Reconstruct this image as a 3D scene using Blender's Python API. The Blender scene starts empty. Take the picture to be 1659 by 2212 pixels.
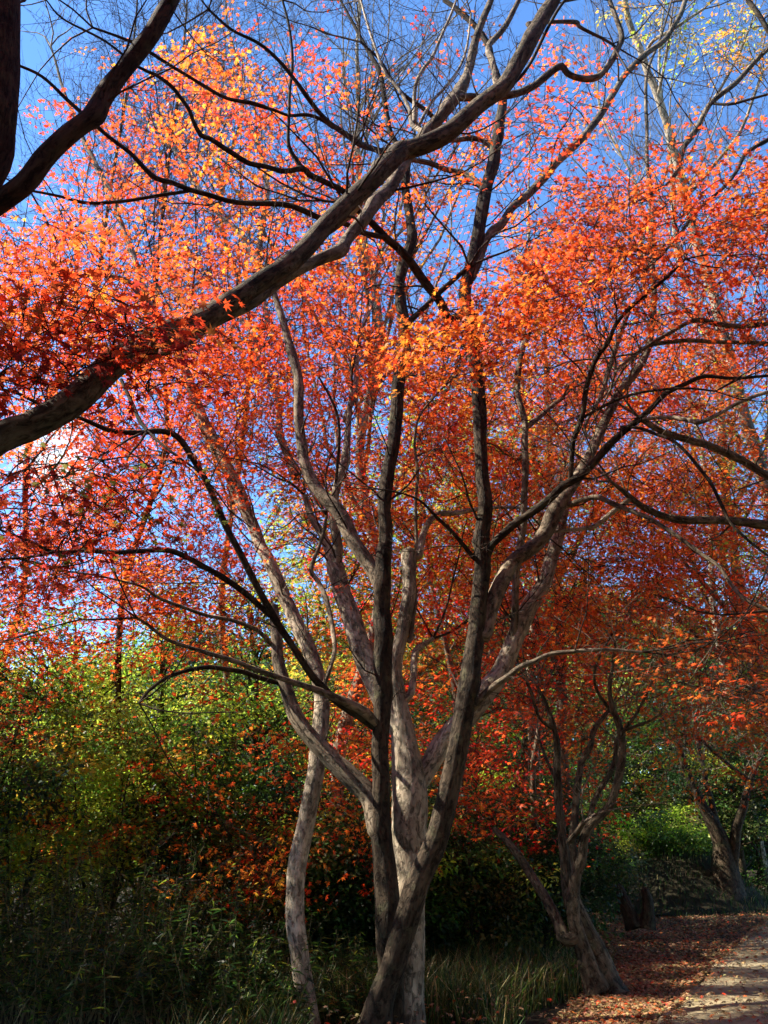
import bpy, math
import numpy as np
from math import radians, sin, cos, tan, pi
rng = np.random.default_rng(11)
SC = bpy.context.scene
COL = SC.collection

# ------------------------------------------------------------------ camera
PITCH = radians(19.4); CAMZ = 1.6; VF = radians(60.0)
PW, PH = 1659.0, 2212.0            # the photograph's coordinates used below
FPX = (PH/2)/tan(VF/2)
cam = bpy.data.cameras.new('Camera'); cam_o = bpy.data.objects.new('Camera', cam); COL.objects.link(cam_o)
cam.sensor_fit = 'VERTICAL'; cam.angle = VF; cam.clip_start = 0.05; cam.clip_end = 2000
cam_o.location = (0, 0, CAMZ); cam_o.rotation_euler = (pi/2+PITCH, 0, 0)
SC.camera = cam_o

# ------------------------------------------------------------------ sky and sun
SUN_AZ = radians(-84)              # measured from the view direction (+Y) towards +X
SUN_EL = radians(45)
SUN_DIR = np.array([sin(SUN_AZ)*cos(SUN_EL), cos(SUN_AZ)*cos(SUN_EL), sin(SUN_EL)])
W = bpy.data.worlds.new('World'); SC.world = W; W.use_nodes = True
nt = W.node_tree; nt.nodes.clear()
def N(nt, typ, **kw):
    n = nt.nodes.new(typ)
    for k, v in kw.items():
        if hasattr(n, k): setattr(n, k, v)
        else: n.inputs[k].default_value = v
    return n
sky = N(nt, 'ShaderNodeTexSky', sky_type='NISHITA', sun_disc=False)
sky.sun_elevation = SUN_EL; sky.sun_rotation = SUN_AZ
sky.air_density = 1.0; sky.dust_density = 0.1; sky.ozone_density = 2.0; sky.altitude = 100
tintn = N(nt, 'ShaderNodeMix', data_type='RGBA', blend_type='MULTIPLY'); tintn.inputs[0].default_value = 1.0
tintn.inputs[7].default_value = (.78, 1.15, 1.52, 1)
nt.links.new(sky.outputs[0], tintn.inputs[6])
# a small white cumulus low on the left
tc = N(nt, 'ShaderNodeTexCoord')
def px_dir(x, y):
    u, v = (x-PW/2)/FPX, (PH/2-y)/FPX
    d = np.array([u, cos(PITCH)-v*sin(PITCH), sin(PITCH)+v*cos(PITCH)])
    return d/np.linalg.norm(d)
dotn = N(nt, 'ShaderNodeVectorMath', operation='DISTANCE'); dotn.inputs[1].default_value = px_dir(115, 1000)
nt.links.new(tc.outputs['Generated'], dotn.inputs[0])
nz = N(nt, 'ShaderNodeTexNoise'); nz.inputs['Scale'].default_value = 11; nz.inputs['Detail'].default_value = 7
nt.links.new(tc.outputs['Generated'], nz.inputs['Vector'])
ad = N(nt, 'ShaderNodeMath', operation='MULTIPLY_ADD'); ad.inputs[1].default_value = 0.22
nt.links.new(nz.outputs[0], ad.inputs[0]); nt.links.new(dotn.outputs['Value'], ad.inputs[2])
mr = N(nt, 'ShaderNodeMapRange'); mr.inputs[1].default_value = 0.11; mr.inputs[2].default_value = 0.165
mr.inputs[3].default_value = 1; mr.inputs[4].default_value = 0
nt.links.new(ad.outputs[0], mr.inputs[0])
cm = N(nt, 'ShaderNodeMix', data_type='RGBA'); cm.inputs[7].default_value = (6.5, 7, 7.6, 1)
nt.links.new(mr.outputs[0], cm.inputs[0]); nt.links.new(tintn.outputs[2], cm.inputs[6])
bg = N(nt, 'ShaderNodeBackground', Strength=0.08); out = N(nt, 'ShaderNodeOutputWorld')
nt.links.new(cm.outputs[2], bg.inputs[0]); nt.links.new(bg.outputs[0], out.inputs[0])
sun = bpy.data.lights.new('Sun', 'SUN'); sun.energy = 5.0; sun.angle = radians(0.5); sun.color = (1, .93, .82)
so = bpy.data.objects.new('Sun', sun); COL.objects.link(so)
from mathutils import Vector
so.rotation_euler = Vector(SUN_DIR).to_track_quat('Z', 'Y').to_euler(); so.location = (0, 0, 40)
SC.view_settings.view_transform = 'Standard'; SC.view_settings.look = 'None'
SC.view_settings.exposure = 1.6; SC.view_settings.gamma = 1
SC.cycles.max_bounces = 8; SC.cycles.diffuse_bounces = 5; SC.cycles.glossy_bounces = 2
SC.cycles.transmission_bounces = 4; SC.cycles.transparent_max_bounces = 4
SC.cycles.caustics_reflective = False; SC.cycles.caustics_refractive = False

# ------------------------------------------------------------------ numeric helpers
def at(x, y, Y):
    """world point seen at photo position (x, y) at forward distance Y"""
    x, y, Y = np.asarray(x, float), np.asarray(y, float), np.asarray(Y, float)
    u, v = (x-PW/2)/FPX, (PH/2-y)/FPX
    fy = cos(PITCH)-v*sin(PITCH); fz = sin(PITCH)+v*cos(PITCH)
    t = Y/fy
    return np.stack(np.broadcast_arrays(u*t, Y, CAMZ+fz*t), -1)
def ground(x, y, z=0.0):
    u, v = (x-PW/2)/FPX, (PH/2-y)/FPX
    fy = cos(PITCH)-v*sin(PITCH); fz = sin(PITCH)+v*cos(PITCH)
    t = (z-CAMZ)/fz
    return np.array([u*t, fy*t, z])
def depth(p): return p[..., 1]*cos(PITCH)+(p[..., 2]-CAMZ)*sin(PITCH)
def nrm(v): return v/np.maximum(np.linalg.norm(v, axis=-1, keepdims=True), 1e-9)
def vnoise(p, seed=0):
    p = np.asarray(p, float); i = np.floor(p).astype(np.int64); f = p-i; f = f*f*(3-2*f)
    def h(a, b, c):
        n = (a*73856093) ^ (b*19349663) ^ (c*83492791) ^ (seed*2654435761)
        n = (n ^ (n >> 13))*1274126177; n = n & 0x7fffffff; n = (n ^ (n >> 15))*668265263
        return ((n & 0xffffff)/float(0xffffff))
    r = 0
    for dx in (0, 1):
        for dy in (0, 1):
            for dz in (0, 1):
                w = (f[..., 0] if dx else 1-f[..., 0])*(f[..., 1] if dy else 1-f[..., 1])*(f[..., 2] if dz else 1-f[..., 2])
                r = r+w*h(i[..., 0]+dx, i[..., 1]+dy, i[..., 2]+dz)
    return r
def rv(n): return nrm(rng.normal(size=(n, 3)))

class MB:
    """collects quads; build() links them as ONE mesh object"""
    def __init__(s): s.v = []; s.f = []; s.c = []; s.n = 0
    def add(s, v, f, c=None):
        v = np.asarray(v, float).reshape(-1, 3); s.v.append(v); s.f.append(np.asarray(f, np.int64).reshape(-1, 4)+s.n)
        if c is not None: s.c.append(np.broadcast_to(np.asarray(c, float), (len(v), 3)))
        s.n += len(v)
    def build(s, name, mat, parent=None, smooth=True):
        me = bpy.data.meshes.new(name)
        V = np.concatenate(s.v); F = np.concatenate(s.f)
        o = bpy.data.objects.new(name, me); COL.objects.link(o)
        if parent is not None:
            o.parent = parent; V = V-np.array(parent['_at'])
        me.vertices.add(len(V)); me.vertices.foreach_set('co', V.astype(np.float32).ravel())
        me.loops.add(F.size); me.loops.foreach_set('vertex_index', F.astype(np.int32).ravel())
        me.polygons.add(len(F)); me.polygons.foreach_set('loop_start', np.arange(0, F.size, 4, dtype=np.int32))
        me.polygons.foreach_set('use_smooth', np.full(len(F), smooth))
        if s.c:
            a = me.attributes.new('tint', 'FLOAT_COLOR', 'POINT')
            C = np.concatenate(s.c); a.data.foreach_set('color', np.concatenate([C, np.ones((len(C), 1))], 1).astype(np.float32).ravel())
        me.update(calc_edges=True)
        me.materials.append(mat)
        return o
def tag(o, label=None, cat=None, group=None, kind=None):
    if label: o['label'] = label
    if cat: o['category'] = cat
    if group: o['group'] = group
    if kind: o['kind'] = kind
    return o
def empty(name, loc):
    o = bpy.data.objects.new(name, None); COL.objects.link(o); o.location = [float(q) for q in loc]; o['_at'] = [float(q) for q in loc]
    o.empty_display_size = .2
    return o

# ------------------------------------------------------------------ materials
def newmat(name):
    m = bpy.data.materials.new(name); m.use_nodes = True; m.node_tree.nodes.clear(); return m, m.node_tree
def leaf_mat(name, trans=.55, rough=.5, spec=.3, boost=1.2):
    m, t = newmat(name)
    a = N(t, 'ShaderNodeAttribute', attribute_name='tint')
    p = N(t, 'ShaderNodeBsdfPrincipled'); p.inputs['Roughness'].default_value = rough; p.inputs['Specular IOR Level'].default_value = spec
    tr = N(t, 'ShaderNodeBsdfTranslucent'); sc = N(t, 'ShaderNodeVectorMath', operation='SCALE'); sc.inputs[3].default_value = boost
    mx = N(t, 'ShaderNodeMixShader'); mx.inputs[0].default_value = trans
    o = N(t, 'ShaderNodeOutputMaterial')
    t.links.new(a.outputs['Color'], p.inputs['Base Color']); t.links.new(a.outputs['Color'], sc.inputs[0]); t.links.new(sc.outputs[0], tr.inputs[0])
    t.links.new(p.outputs[0], mx.inputs[1]); t.links.new(tr.outputs[0], mx.inputs[2]); t.links.new(mx.outputs[0], o.inputs[0])
    return m
def bark_mat(name, light, dark, moss=(0.12, .12, .06), stretch=.22, scale=5, mossy=.35):
    m, t = newmat(name)
    tc = N(t, 'ShaderNodeTexCoord'); at_ = N(t, 'ShaderNodeAttribute', attribute_name='tint'); mp = N(t, 'ShaderNodeMapping'); mp.inputs['Scale'].default_value = (1, 1, stretch)
    t.links.new(at_.outputs['Vector'], mp.inputs[0])
    n1 = N(t, 'ShaderNodeTexNoise'); n1.inputs['Scale'].default_value = scale*5; n1.inputs['Detail'].default_value = 8; n1.inputs['Roughness'].default_value = .7
    n2 = N(t, 'ShaderNodeTexNoise'); n2.inputs['Scale'].default_value = scale*.6; n2.inputs['Detail'].default_value = 4
    n3 = N(t, 'ShaderNodeTexNoise'); n3.inputs['Scale'].default_value = scale*1.6; n3.inputs['Detail'].default_value = 6
    t.links.new(mp.outputs[0], n1.inputs[0]); t.links.new(tc.outputs['Object'], n2.inputs[0]); t.links.new(tc.outputs['Object'], n3.inputs[0])
    r1 = N(t, 'ShaderNodeValToRGB'); r1.color_ramp.elements[0].position = .33; r1.color_ramp.elements[1].position = .62
    r1.color_ramp.elements[0].color = (*dark, 1); r1.color_ramp.elements[1].color = (*light, 1)
    t.links.new(n1.outputs[0], r1.inputs[0])
    r2 = N(t, 'ShaderNodeMapRange'); r2.inputs[1].default_value = .35; r2.inputs[2].default_value = .65; r2.inputs[3].default_value = .5; r2.inputs[4].default_value = 1.2
    t.links.new(n2.outputs[0], r2.inputs[0])
    mul = N(t, 'ShaderNodeVectorMath', operation='SCALE'); t.links.new(r1.outputs[0], mul.inputs[0]); t.links.new(r2.outputs[0], mul.inputs[3])
    r3 = N(t, 'ShaderNodeMapRange'); r3.inputs[1].default_value = .56; r3.inputs[2].default_value = .66; r3.inputs[4].default_value = mossy
    t.links.new(n3.outputs[0], r3.inputs[0])
    mx = N(t, 'ShaderNodeMix', data_type='RGBA'); mx.inputs[7].default_value = (*moss, 1)
    t.links.new(r3.outputs[0], mx.inputs[0]); t.links.new(mul.outputs[0], mx.inputs[6])
    # fissures along the grain and pale lichen flecks
    mp2 = N(t, 'ShaderNodeMapping'); mp2.inputs['Scale'].default_value = (1, 1, .38); t.links.new(at_.outputs['Vector'], mp2.inputs[0])
    n4 = N(t, 'ShaderNodeTexNoise'); n4.inputs['Scale'].default_value = scale*6.5; n4.inputs['Detail'].default_value = 5; n4.inputs['Roughness'].default_value = .65; n4.inputs['Distortion'].default_value = .8; t.links.new(mp2.outputs[0], n4.inputs[0])
    r4 = N(t, 'ShaderNodeMapRange'); r4.inputs[1].default_value = .38; r4.inputs[2].default_value = .5; r4.inputs[3].default_value = .42; r4.inputs[4].default_value = 1.1; t.links.new(n4.outputs[0], r4.inputs[0])
    m4 = N(t, 'ShaderNodeVectorMath', operation='SCALE'); t.links.new(mx.outputs[2], m4.inputs[0]); t.links.new(r4.outputs[0], m4.inputs[3])
    n5 = N(t, 'ShaderNodeTexNoise'); n5.inputs['Scale'].default_value = scale*2.2; n5.inputs['Detail'].default_value = 8; n5.inputs['Roughness'].default_value = .8; t.links.new(tc.outputs['Object'], n5.inputs[0])
    r5 = N(t, 'ShaderNodeMapRange'); r5.inputs[1].default_value = .56; r5.inputs[2].default_value = .62; r5.inputs[4].default_value = .55 if mossy else 0; t.links.new(n5.outputs[0], r5.inputs[0])
    m5 = N(t, 'ShaderNodeMix', data_type='RGBA'); m5.inputs[7].default_value = (light[0]*1.35, light[1]*1.4, light[2]*1.4, 1); t.links.new(r5.outputs[0], m5.inputs[0]); t.links.new(m4.outputs[0], m5.inputs[6])
    hs = N(t, 'ShaderNodeMath', operation='ADD'); t.links.new(n1.outputs[0], hs.inputs[0]); t.links.new(r4.outputs[0], hs.inputs[1])
    b = N(t, 'ShaderNodeBump'); b.inputs['Strength'].default_value = .9; b.inputs['Distance'].default_value = .02
    t.links.new(hs.outputs[0], b.inputs['Height'])
    p = N(t, 'ShaderNodeBsdfPrincipled'); p.inputs['Roughness'].default_value = .85; p.inputs['Specular IOR Level'].default_value = .15
    o = N(t, 'ShaderNodeOutputMaterial')
    t.links.new(m5.outputs[2], p.inputs['Base Color']); t.links.new(b.outputs[0], p.inputs['Normal']); t.links.new(p.outputs[0], o.inputs[0])
    return m
def ground_mat(name, cols, scales=(1.2, 30), bump=.3):
    m, t = newmat(name)
    tc = N(t, 'ShaderNodeTexCoord')
    n1 = N(t, 'ShaderNodeTexNoise'); n1.inputs['Scale'].default_value = scales[0]; n1.inputs['Detail'].default_value = 6
    n2 = N(t, 'ShaderNodeTexNoise'); n2.inputs['Scale'].default_value = scales[1]; n2.inputs['Detail'].default_value = 6; n2.inputs['Roughness'].default_value = .75
    t.links.new(tc.outputs['Object'], n1.inputs[0]); t.links.new(tc.outputs['Object'], n2.inputs[0])
    ad = N(t, 'ShaderNodeMath', operation='ADD'); t.links.new(n1.outputs[0], ad.inputs[0]); t.links.new(n2.outputs[0], ad.inputs[1])
    hf = N(t, 'ShaderNodeMath', operation='MULTIPLY'); hf.inputs[1].default_value = .5; t.links.new(ad.outputs[0], hf.inputs[0])
    r = N(t, 'ShaderNodeValToRGB'); e = r.color_ramp.elements; e[0].position = .38; e[1].position = .62
    e[0].color = (*cols[0], 1); e[1].color = (*cols[-1], 1)
    if len(cols) > 2: k = e.new(.5); k.color = (*cols[1], 1)
    t.links.new(hf.outputs[0], r.inputs[0])
    b = N(t, 'ShaderNodeBump'); b.inputs['Strength'].default_value = bump; b.inputs['Distance'].default_value = .02; t.links.new(n2.outputs[0], b.inputs['Height'])
    p = N(t, 'ShaderNodeBsdfPrincipled'); p.inputs['Roughness'].default_value = .95; p.inputs['Specular IOR Level'].default_value = .1
    o = N(t, 'ShaderNodeOutputMaterial')
    t.links.new(r.outputs[0], p.inputs['Base Color']); t.links.new(b.outputs[0], p.inputs['Normal']); t.links.new(p.outputs[0], o.inputs[0])
    return m
M_MAPLE = leaf_mat('maple_leaf', .62, .5, .3, 1.12)
M_GREEN = leaf_mat('green_leaf', .48, .46, .35, 1.35)
M_DRY = leaf_mat('fallen_leaf', .15, .6, .25)
M_GRASS = leaf_mat('grass_blade', .4, .5, .3)
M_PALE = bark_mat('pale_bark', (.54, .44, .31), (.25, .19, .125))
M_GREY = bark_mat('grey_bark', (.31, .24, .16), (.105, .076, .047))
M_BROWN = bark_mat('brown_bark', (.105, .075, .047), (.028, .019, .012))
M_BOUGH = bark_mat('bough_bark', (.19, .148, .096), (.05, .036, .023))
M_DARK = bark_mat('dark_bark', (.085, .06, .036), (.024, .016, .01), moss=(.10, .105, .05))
M_TWIG = bark_mat('twig_bark', (.10, .068, .045), (.05, .032, .022), mossy=0)
M_TWIGP = bark_mat('pale_twig_bark', (.30, .24, .175), (.15, .115, .08), mossy=0)
M_SOIL = ground_mat('soil', ((.018, .016, .009), (.032, .027, .016), (.05, .038, .022)))
M_PATH = ground_mat('gravel_path', ((.21, .165, .095), (.30, .24, .14), (.39, .32, .20)), (.9, 140), .15)

# ------------------------------------------------------------------ wood builders
def smooth_path(P, W, step):
    """Catmull-Rom through points P with radii W"""
    P, W = np.asarray(P, float), np.asarray(W, float)
    A = np.concatenate([[2*P[0]-P[1]], P, [2*P[-1]-P[-2]]])
    o, r = [], []
    for i in range(len(P)-1):
        p0, p1, p2, p3 = A[i:i+4]; L = np.linalg.norm(p2-p1)
        n = max(2, int(L/step)); t = np.linspace(0, 1, n, endpoint=False)[:, None]
        o.append(.5*((2*p1)+(-p0+p2)*t+(2*p0-5*p1+4*p2-p3)*t*t+(-p0+3*p1-3*p2+p3)*t**3))
        s = t[:, 0]; r.append(W[i]+(W[i+1]-W[i])*(s*s*(3-2*s)))
    o.append(P[-1:]); r.append(W[-1:])
    return np.concatenate(o), np.concatenate(r)
def tube(mb, P, R, sides=12, rough=.10, seed=0, cap=True):
    n = len(P); T = np.gradient(P, axis=0); T = nrm(T)
    a = np.cross(T[0], [0.3, 1, .2]); a = a/np.linalg.norm(a); fr = [a]
    for i in range(1, n):
        a = a-T[i]*np.dot(a, T[i]); a = a/np.linalg.norm(a); fr.append(a)
    A = np.array(fr); B = np.cross(T, A)
    th = np.arange(sides)*2*pi/sides
    D = A[:, None]*np.cos(th)[None, :, None]+B[:, None]*np.sin(th)[None, :, None]
    k = np.full((n, sides), 1.0)
    if rough:
        rr = R[:, None, None]; q = D*rr
        base = P[:, None]*np.array([1, 1, 1])
        k += rough*1.7*(vnoise(q/np.maximum(R.max(), .01)*1.7+base*1.3+seed*7.1, seed)-.5)
        k += rough*1.1*(vnoise(q*22+base*5+seed, seed+3)-.5)
        k += rough*.8*(vnoise(base*4+0*D+seed*3, seed+9)-.5)
        al = np.concatenate([[0], np.cumsum(np.linalg.norm(np.diff(P, axis=0), axis=1))])
        q3 = np.stack(np.broadcast_arrays(np.cos(th)[None]*2.4+seed, np.sin(th)[None]*2.4, al[:, None]*.9), -1)
        k += rough*1.9*np.clip(R/.12, .25, 1.2)[:, None]*(vnoise(q3, seed+5)-.5)+rough*.9*(vnoise(q3*np.array([2.3, 2.3, 2.5]), seed+6)-.5)
    if rough >= .1 and R.max() > .05:
        # knots and healed branch scars
        for q in range(int(al[-1]*1.6)):
            t0, a0, w = rng.random()*2*pi, rng.random()*al[-1], .03+.05*rng.random()
            dt = np.abs((th-t0+pi) % (2*pi)-pi)[None]*R[:, None]; k += (.10+.18*rng.random())*np.exp(-(dt**2+((al-a0)[:, None])**2)/w**2)
    V = P[:, None]+D*(R[:, None]*k)[..., None]
    i = np.arange(n-1)[:, None]*sides; j = np.arange(sides)[None]; j2 = (j+1) % sides
    F = np.stack([i+j, i+j2, i+sides+j2, i+sides+j], -1)
    arc = np.concatenate([[0], np.cumsum(np.linalg.norm(np.diff(P, axis=0), axis=1))])
    bc = np.stack(np.broadcast_arrays(R.mean()*np.cos(th)[None]+seed*.37, R.mean()*np.sin(th)[None], arc[:, None]), -1)
    mb.add(V, F, bc.reshape(-1, 3))
    if cap:
        tip = P[-1]+T[-1]*R[-1]*.8; ring = V[-1]
        vv = np.concatenate([ring, [tip]]); h = len(ring)
        mb.add(vv, [[q, (q+1) % h, (q+2) % h, h] for q in range(0, h-1, 2)], np.concatenate([bc[-1], bc[-1, :1]]))
def twig_mesh(mb, C, R, sides=3):
    """C (M,K,3) curves, R (M,K) radii"""
    M, K, _ = C.shape
    if not M: return
    T = nrm(np.gradient(C, axis=1)); ref = rv(M)[:, None]
    A = nrm(np.cross(T, ref)); B = np.cross(T, A)
    th = np.arange(sides)*2*pi/sides
    V = C[:, :, None]+(A[:, :, None]*np.cos(th)[:, None]+B[:, :, None]*np.sin(th)[:, None])*R[:, :, None, None]
    m = np.arange(M)[:, None, None]*K*sides; k = np.arange(K-1)[None, :, None]*sides; j = np.arange(sides)[None, None]; j2 = (j+1) % sides
    F = np.stack([m+k+j, m+k+j2, m+k+sides+j2, m+k+sides+j], -1)
    mb.add(V, F, V.reshape(-1, 3))
def grow(S, D, L, R, K=6, up=.25, wig=.35, tip=.35):
    """wandering curves from starts S along D; returns C, R"""
    n = len(S); C = np.zeros((n, K, 3)); C[:, 0] = S; d = nrm(D); st = (L/(K-1))[:, None]
    for k in range(1, K):
        d = nrm(d+wig*rng.normal(size=(n, 3))*.5+np.array([0, 0, up])/(K-1)); C[:, k] = C[:, k-1]+d*st
    return C, R[:, None]*np.linspace(1, tip, K)[None]
def children(C, R, n, ang=(30, 60), lf=(.4, .7), rf=.55, s0=.2, minr=.0022):
    M, K, _ = C.shape
    if not M: return np.zeros((0, 3)), np.zeros((0, 3)), np.zeros(0), np.zeros(0)
    L = np.linalg.norm(np.diff(C, axis=1), axis=2).sum(1)
    idx = np.repeat(np.arange(M), n); s = s0+(1-s0)*rng.random(len(idx))
    u = s*(K-1); i = np.minimum(u.astype(int), K-2); f = (u-i)[:, None]
    P = C[idx, i]*(1-f)+C[idx, i+1]*f; T = nrm(C[idx, i+1]-C[idx, i]); r = R[idx, i]*(1-f[:, 0])+R[idx, i+1]*f[:, 0]
    a = np.radians(ang[0]+(ang[1]-ang[0])*rng.random(len(idx)))[:, None]
    side = nrm(np.cross(T, rv(len(idx))))
    D = T*np.cos(a)+side*np.sin(a)
    ln = L[idx]*(lf[0]+(lf[1]-lf[0])*rng.random(len(idx)))*(1.15-.6*s)
    return P, D, ln, np.maximum(r*rf, minr)
def parse(s):
    return np.array([[float(q) for q in w.split(',')] for w in s.split()])
def limb_pts(spec, Y0, Y1):
    a = parse(spec); n = len(a)
    ys = Y1 if np.ndim(Y1) else (Y0, Y1)
    Y = np.interp(np.arange(n), np.linspace(0, n-1, len(ys)), ys)
    P = at(a[:, 0], a[:, 1], Y); R = a[:, 2]*.5/FPX*depth(P)
    return P, R
class Tree:
    def __init__(s, name, loc, label, cat, group=None):
        s.o = empty(name, loc); tag(s.o, label, cat, group); s.curves = []; s.seed = int(rng.integers(1000))
    def limb(s, spec, Y0, Y1=None, name='limb', mat=None, sides=12, rough=.1, flare=False, track=True):
        Y1 = Y0 if Y1 is None else Y1
        a = parse(spec); ys = Y1 if np.ndim(Y1) else (Y0, Y1); n = len(a); Y = np.interp(np.arange(n), np.linspace(0, n-1, len(ys)), ys); pre = None
        if name != 'trunk' and s.curves:
            A = np.concatenate([c[0] for c in s.curves]); Ra = np.concatenate([c[1] for c in s.curves]); ok = A[:, 1] > 1; A, Ra = A[ok], Ra[ok]
            px = PW/2+FPX*A[:, 0]/depth(A); py = PH/2-FPX*(-(A[:, 1])*sin(PITCH)+(A[:, 2]-CAMZ)*cos(PITCH))/depth(A)
            rp = Ra*FPX/depth(A); c = np.maximum(0, np.hypot(px-a[0, 0], py-a[0, 1])-rp)+25*np.abs(A[:, 1]-Y[0]); k = c.argmin()
            if c[k] < 70:
                Y = Y+(A[k, 1]-Y[0])*np.clip(1-np.arange(n)/max(2, n*.45), 0, 1); pre = (A[k], Ra[k])
        P = at(a[:, 0], a[:, 1], Y); R = a[:, 2]*.5/FPX*depth(P)*getattr(s, 'wf', .95)
        if pre is not None:
            d0 = np.linalg.norm(P[0]-pre[0])
            if d0 > .3*R[0] and d0 < 1.2: P = np.concatenate([[pre[0]], P]); R = np.concatenate([[min(R[0]*1.05, pre[1]*.95)], R])
        P, R = smooth_path(P, R, max(.05, float(np.median(R))*.9))
        if flare:
            z = P[:, 2]-P[0, 2]; R = R*(1+getattr(s, 'fl', .35)*np.exp(-z/.22))
        # small natural wander
        L = np.concatenate([[0], np.cumsum(np.linalg.norm(np.diff(P, axis=0), axis=1))])
        wob = np.stack([vnoise(np.stack([L*3, L*0+k*9.7, L*0+s.seed], -1), k) for k in range(3)], -1)-.5
        P = P+wob*np.minimum(R, .05)[:, None]*.7*np.minimum(1, L/.3)[:, None]
        mb = MB(); s.seed += 1; tube(mb, P, R, sides, rough, s.seed)
        if track: s.curves.append((P, R))
        return mb.build(name, mat, s.o)
    def limbs(s, lst, **kw):
        for it in lst:
            w = parse(it[0])[0, 2]
            s.limb(it[0], it[1], it[2], name='limb' if w >= 22 else 'branch', sides=14 if w >= 40 else 10 if w >= 18 else 7, rough=.12 if w >= 40 else .09, **kw)
    def pts(s):
        return np.concatenate([c[0] for c in s.curves])
    def twigs(s, per_m=2.2, levels=(4, 4), L0=(.5, 1.4), mat=None, maxr=.02, up=.3, smin=0., zmin=2.2, name='twigs', extra=None):
        mb = MB(); S, D, L, R = [], [], [], []
        for P, Rr in s.curves:
            seg = np.linalg.norm(np.diff(P, axis=0), axis=1).sum(); n = rng.poisson(seg*per_m)
            if not n: continue
            i = (smin+(1-smin)*rng.random(n))*(len(P)-2); i = i.astype(int); T = nrm(P[i+1]-P[i])
            d = nrm(T*.55+nrm(np.cross(T, rv(n)))*.9+np.array([0, 0, .25]))
            ok = P[i, 2] > zmin
            S.append(P[i][ok]); D.append(d[ok]); L.append((L0[0]+(L0[1]-L0[0])*rng.random(n)**1.5)[ok]); R.append(np.minimum(Rr[i]*.4, maxr)[ok]*(.4+.6*rng.random(ok.sum())))
            # the limb's tip carries on as a thin shoot
            if Rr[-1] < .04:
                k = 3; S.append(np.repeat(P[-1:], k, 0)); D.append(nrm(nrm(P[-1:]-P[-3:-2])+.45*rng.normal(size=(k, 3)))); L.append(np.full(k, L0[1])); R.append(np.full(k, min(Rr[-1]*.8, maxr)))
        if extra is not None:
            S.append(extra[0]); D.append(extra[1]); L.append(extra[2]); R.append(extra[3])
        S, D, L, R = map(np.concatenate, (S, D, L, R)); R = np.maximum(R, .004)
        C, Q = grow(S, D, L, R, 7, up); twig_mesh(mb, C, Q, 4); allc = [C]
        for n in levels:
            S, D, L, R = children(C, Q, n); C, Q = grow(S, D, np.maximum(L, .08), R, 5, up*.6); twig_mesh(mb, C, Q, 3); allc.append(C)
        s.tw = allc
        return mb.build(name, mat or M_TWIG, s.o)

# ------------------------------------------------------------------ leaves
def leaf_template(angs, lens, rv_=.38, droop=.22):
    angs = np.radians(np.array(angs, float)); n = len(angs)
    va = np.concatenate([[angs[0]-.5], (angs[1:]+angs[:-1])/2, [angs[-1]+.5]]); vr = np.full(n+1, rv_); vr[0] = vr[-1] = .14
    V = [[0, 0, 0]]
    for a, r in zip(va, vr): V.append([sin(a)*r, cos(a)*r, .03])
    for a, r in zip(angs, lens): V.append([sin(a)*r, cos(a)*r, -droop*r*r])
    F = [[0, 1+i, n+2+i, 2+i] for i in range(n)]
    return np.array(V), np.array(F)
LEAF7 = leaf_template([-128, -84, -42, 0, 42, 84, 128], [.42, .74, .95, 1, .95, .74, .42])
LEAF5 = leaf_template([-95, -46, 0, 46, 95], [.66, .92, 1, .92, .66], .42)
LEAF3 = leaf_template([-62, 0, 62], [.8, 1, .8], .4)
KITE = (np.array([[0, 0, 0], [.26, .45, .04], [0, 1, -.1], [-.26, .45, .04]]), np.array([[0, 1, 2, 3]]))
BLADE = (np.array([[0, 0, 0], [.10, .35, .03], [0, 1, -.18], [-.10, .35, .03]]), np.array([[0, 1, 2, 3]]))
def put_leaves(mb, tpl, P, Nn, H, S, C):
    """leaves at P, normal Nn, heading H, size S, colour C"""
    V, F = tpl; n = len(P)
    if not n: return
    z = nrm(Nn); y = nrm(H-z*(H*z).sum(-1, keepdims=True)); x = np.cross(y, z)
    W = P[:, None]+S[:, None, None]*(V[None, :, :1]*x[:, None]+V[None, :, 1:2]*y[:, None]+V[None, :, 2:]*z[:, None])
    f = F[None]+np.arange(n)[:, None, None]*len(V)
    mb.add(W, f, np.repeat(C, len(V), 0))
PAL = {'red': (.78, .075, .018), 'scarlet': (.84, .125, .028), 'orange': (.86, .18, .027), 'gold': (.86, .29, .035), 'pink': (.82, .085, .035),
       'maroon': (.30, .03, .02), 'rust': (.50, .12, .03), 'yellow': (.70, .45, .05), 'lime': (.38, .48, .045), 'leaf': (.15, .27, .032), 'green': (.055, .115, .016), 'deep': (.02, .045, .012), 'crimson': (.72, .025, .02), 'olive': (.12, .12, .025), 'straw': (.34, .26, .11), 'brown': (.30, .165, .08)}
def pick(n, pal, P=None, scale=.8, seed=1, jit=.22):
    """colours out of a weighted palette; neighbouring leaves tend to share one"""
    nm = list(pal); w = np.array([pal[k] for k in nm], float); w = w/w.sum(); cw = np.cumsum(w)
    u = rng.random(n)
    if P is not None:
        q = vnoise(P*scale+31, seed); q = np.argsort(np.argsort(q))/max(1, n-1)
        u = np.clip(q+.22*rng.normal(size=n), 0, .9999); u = np.abs(u)
    k = np.minimum(np.searchsorted(cw, u), len(nm)-1)
    c = np.array([PAL[x] for x in nm])[k]
    return np.clip(c*np.exp(jit*rng.normal(size=(n, 1)))*np.exp(.10*rng.normal(size=(n, 3))), 0.004, .93)
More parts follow.
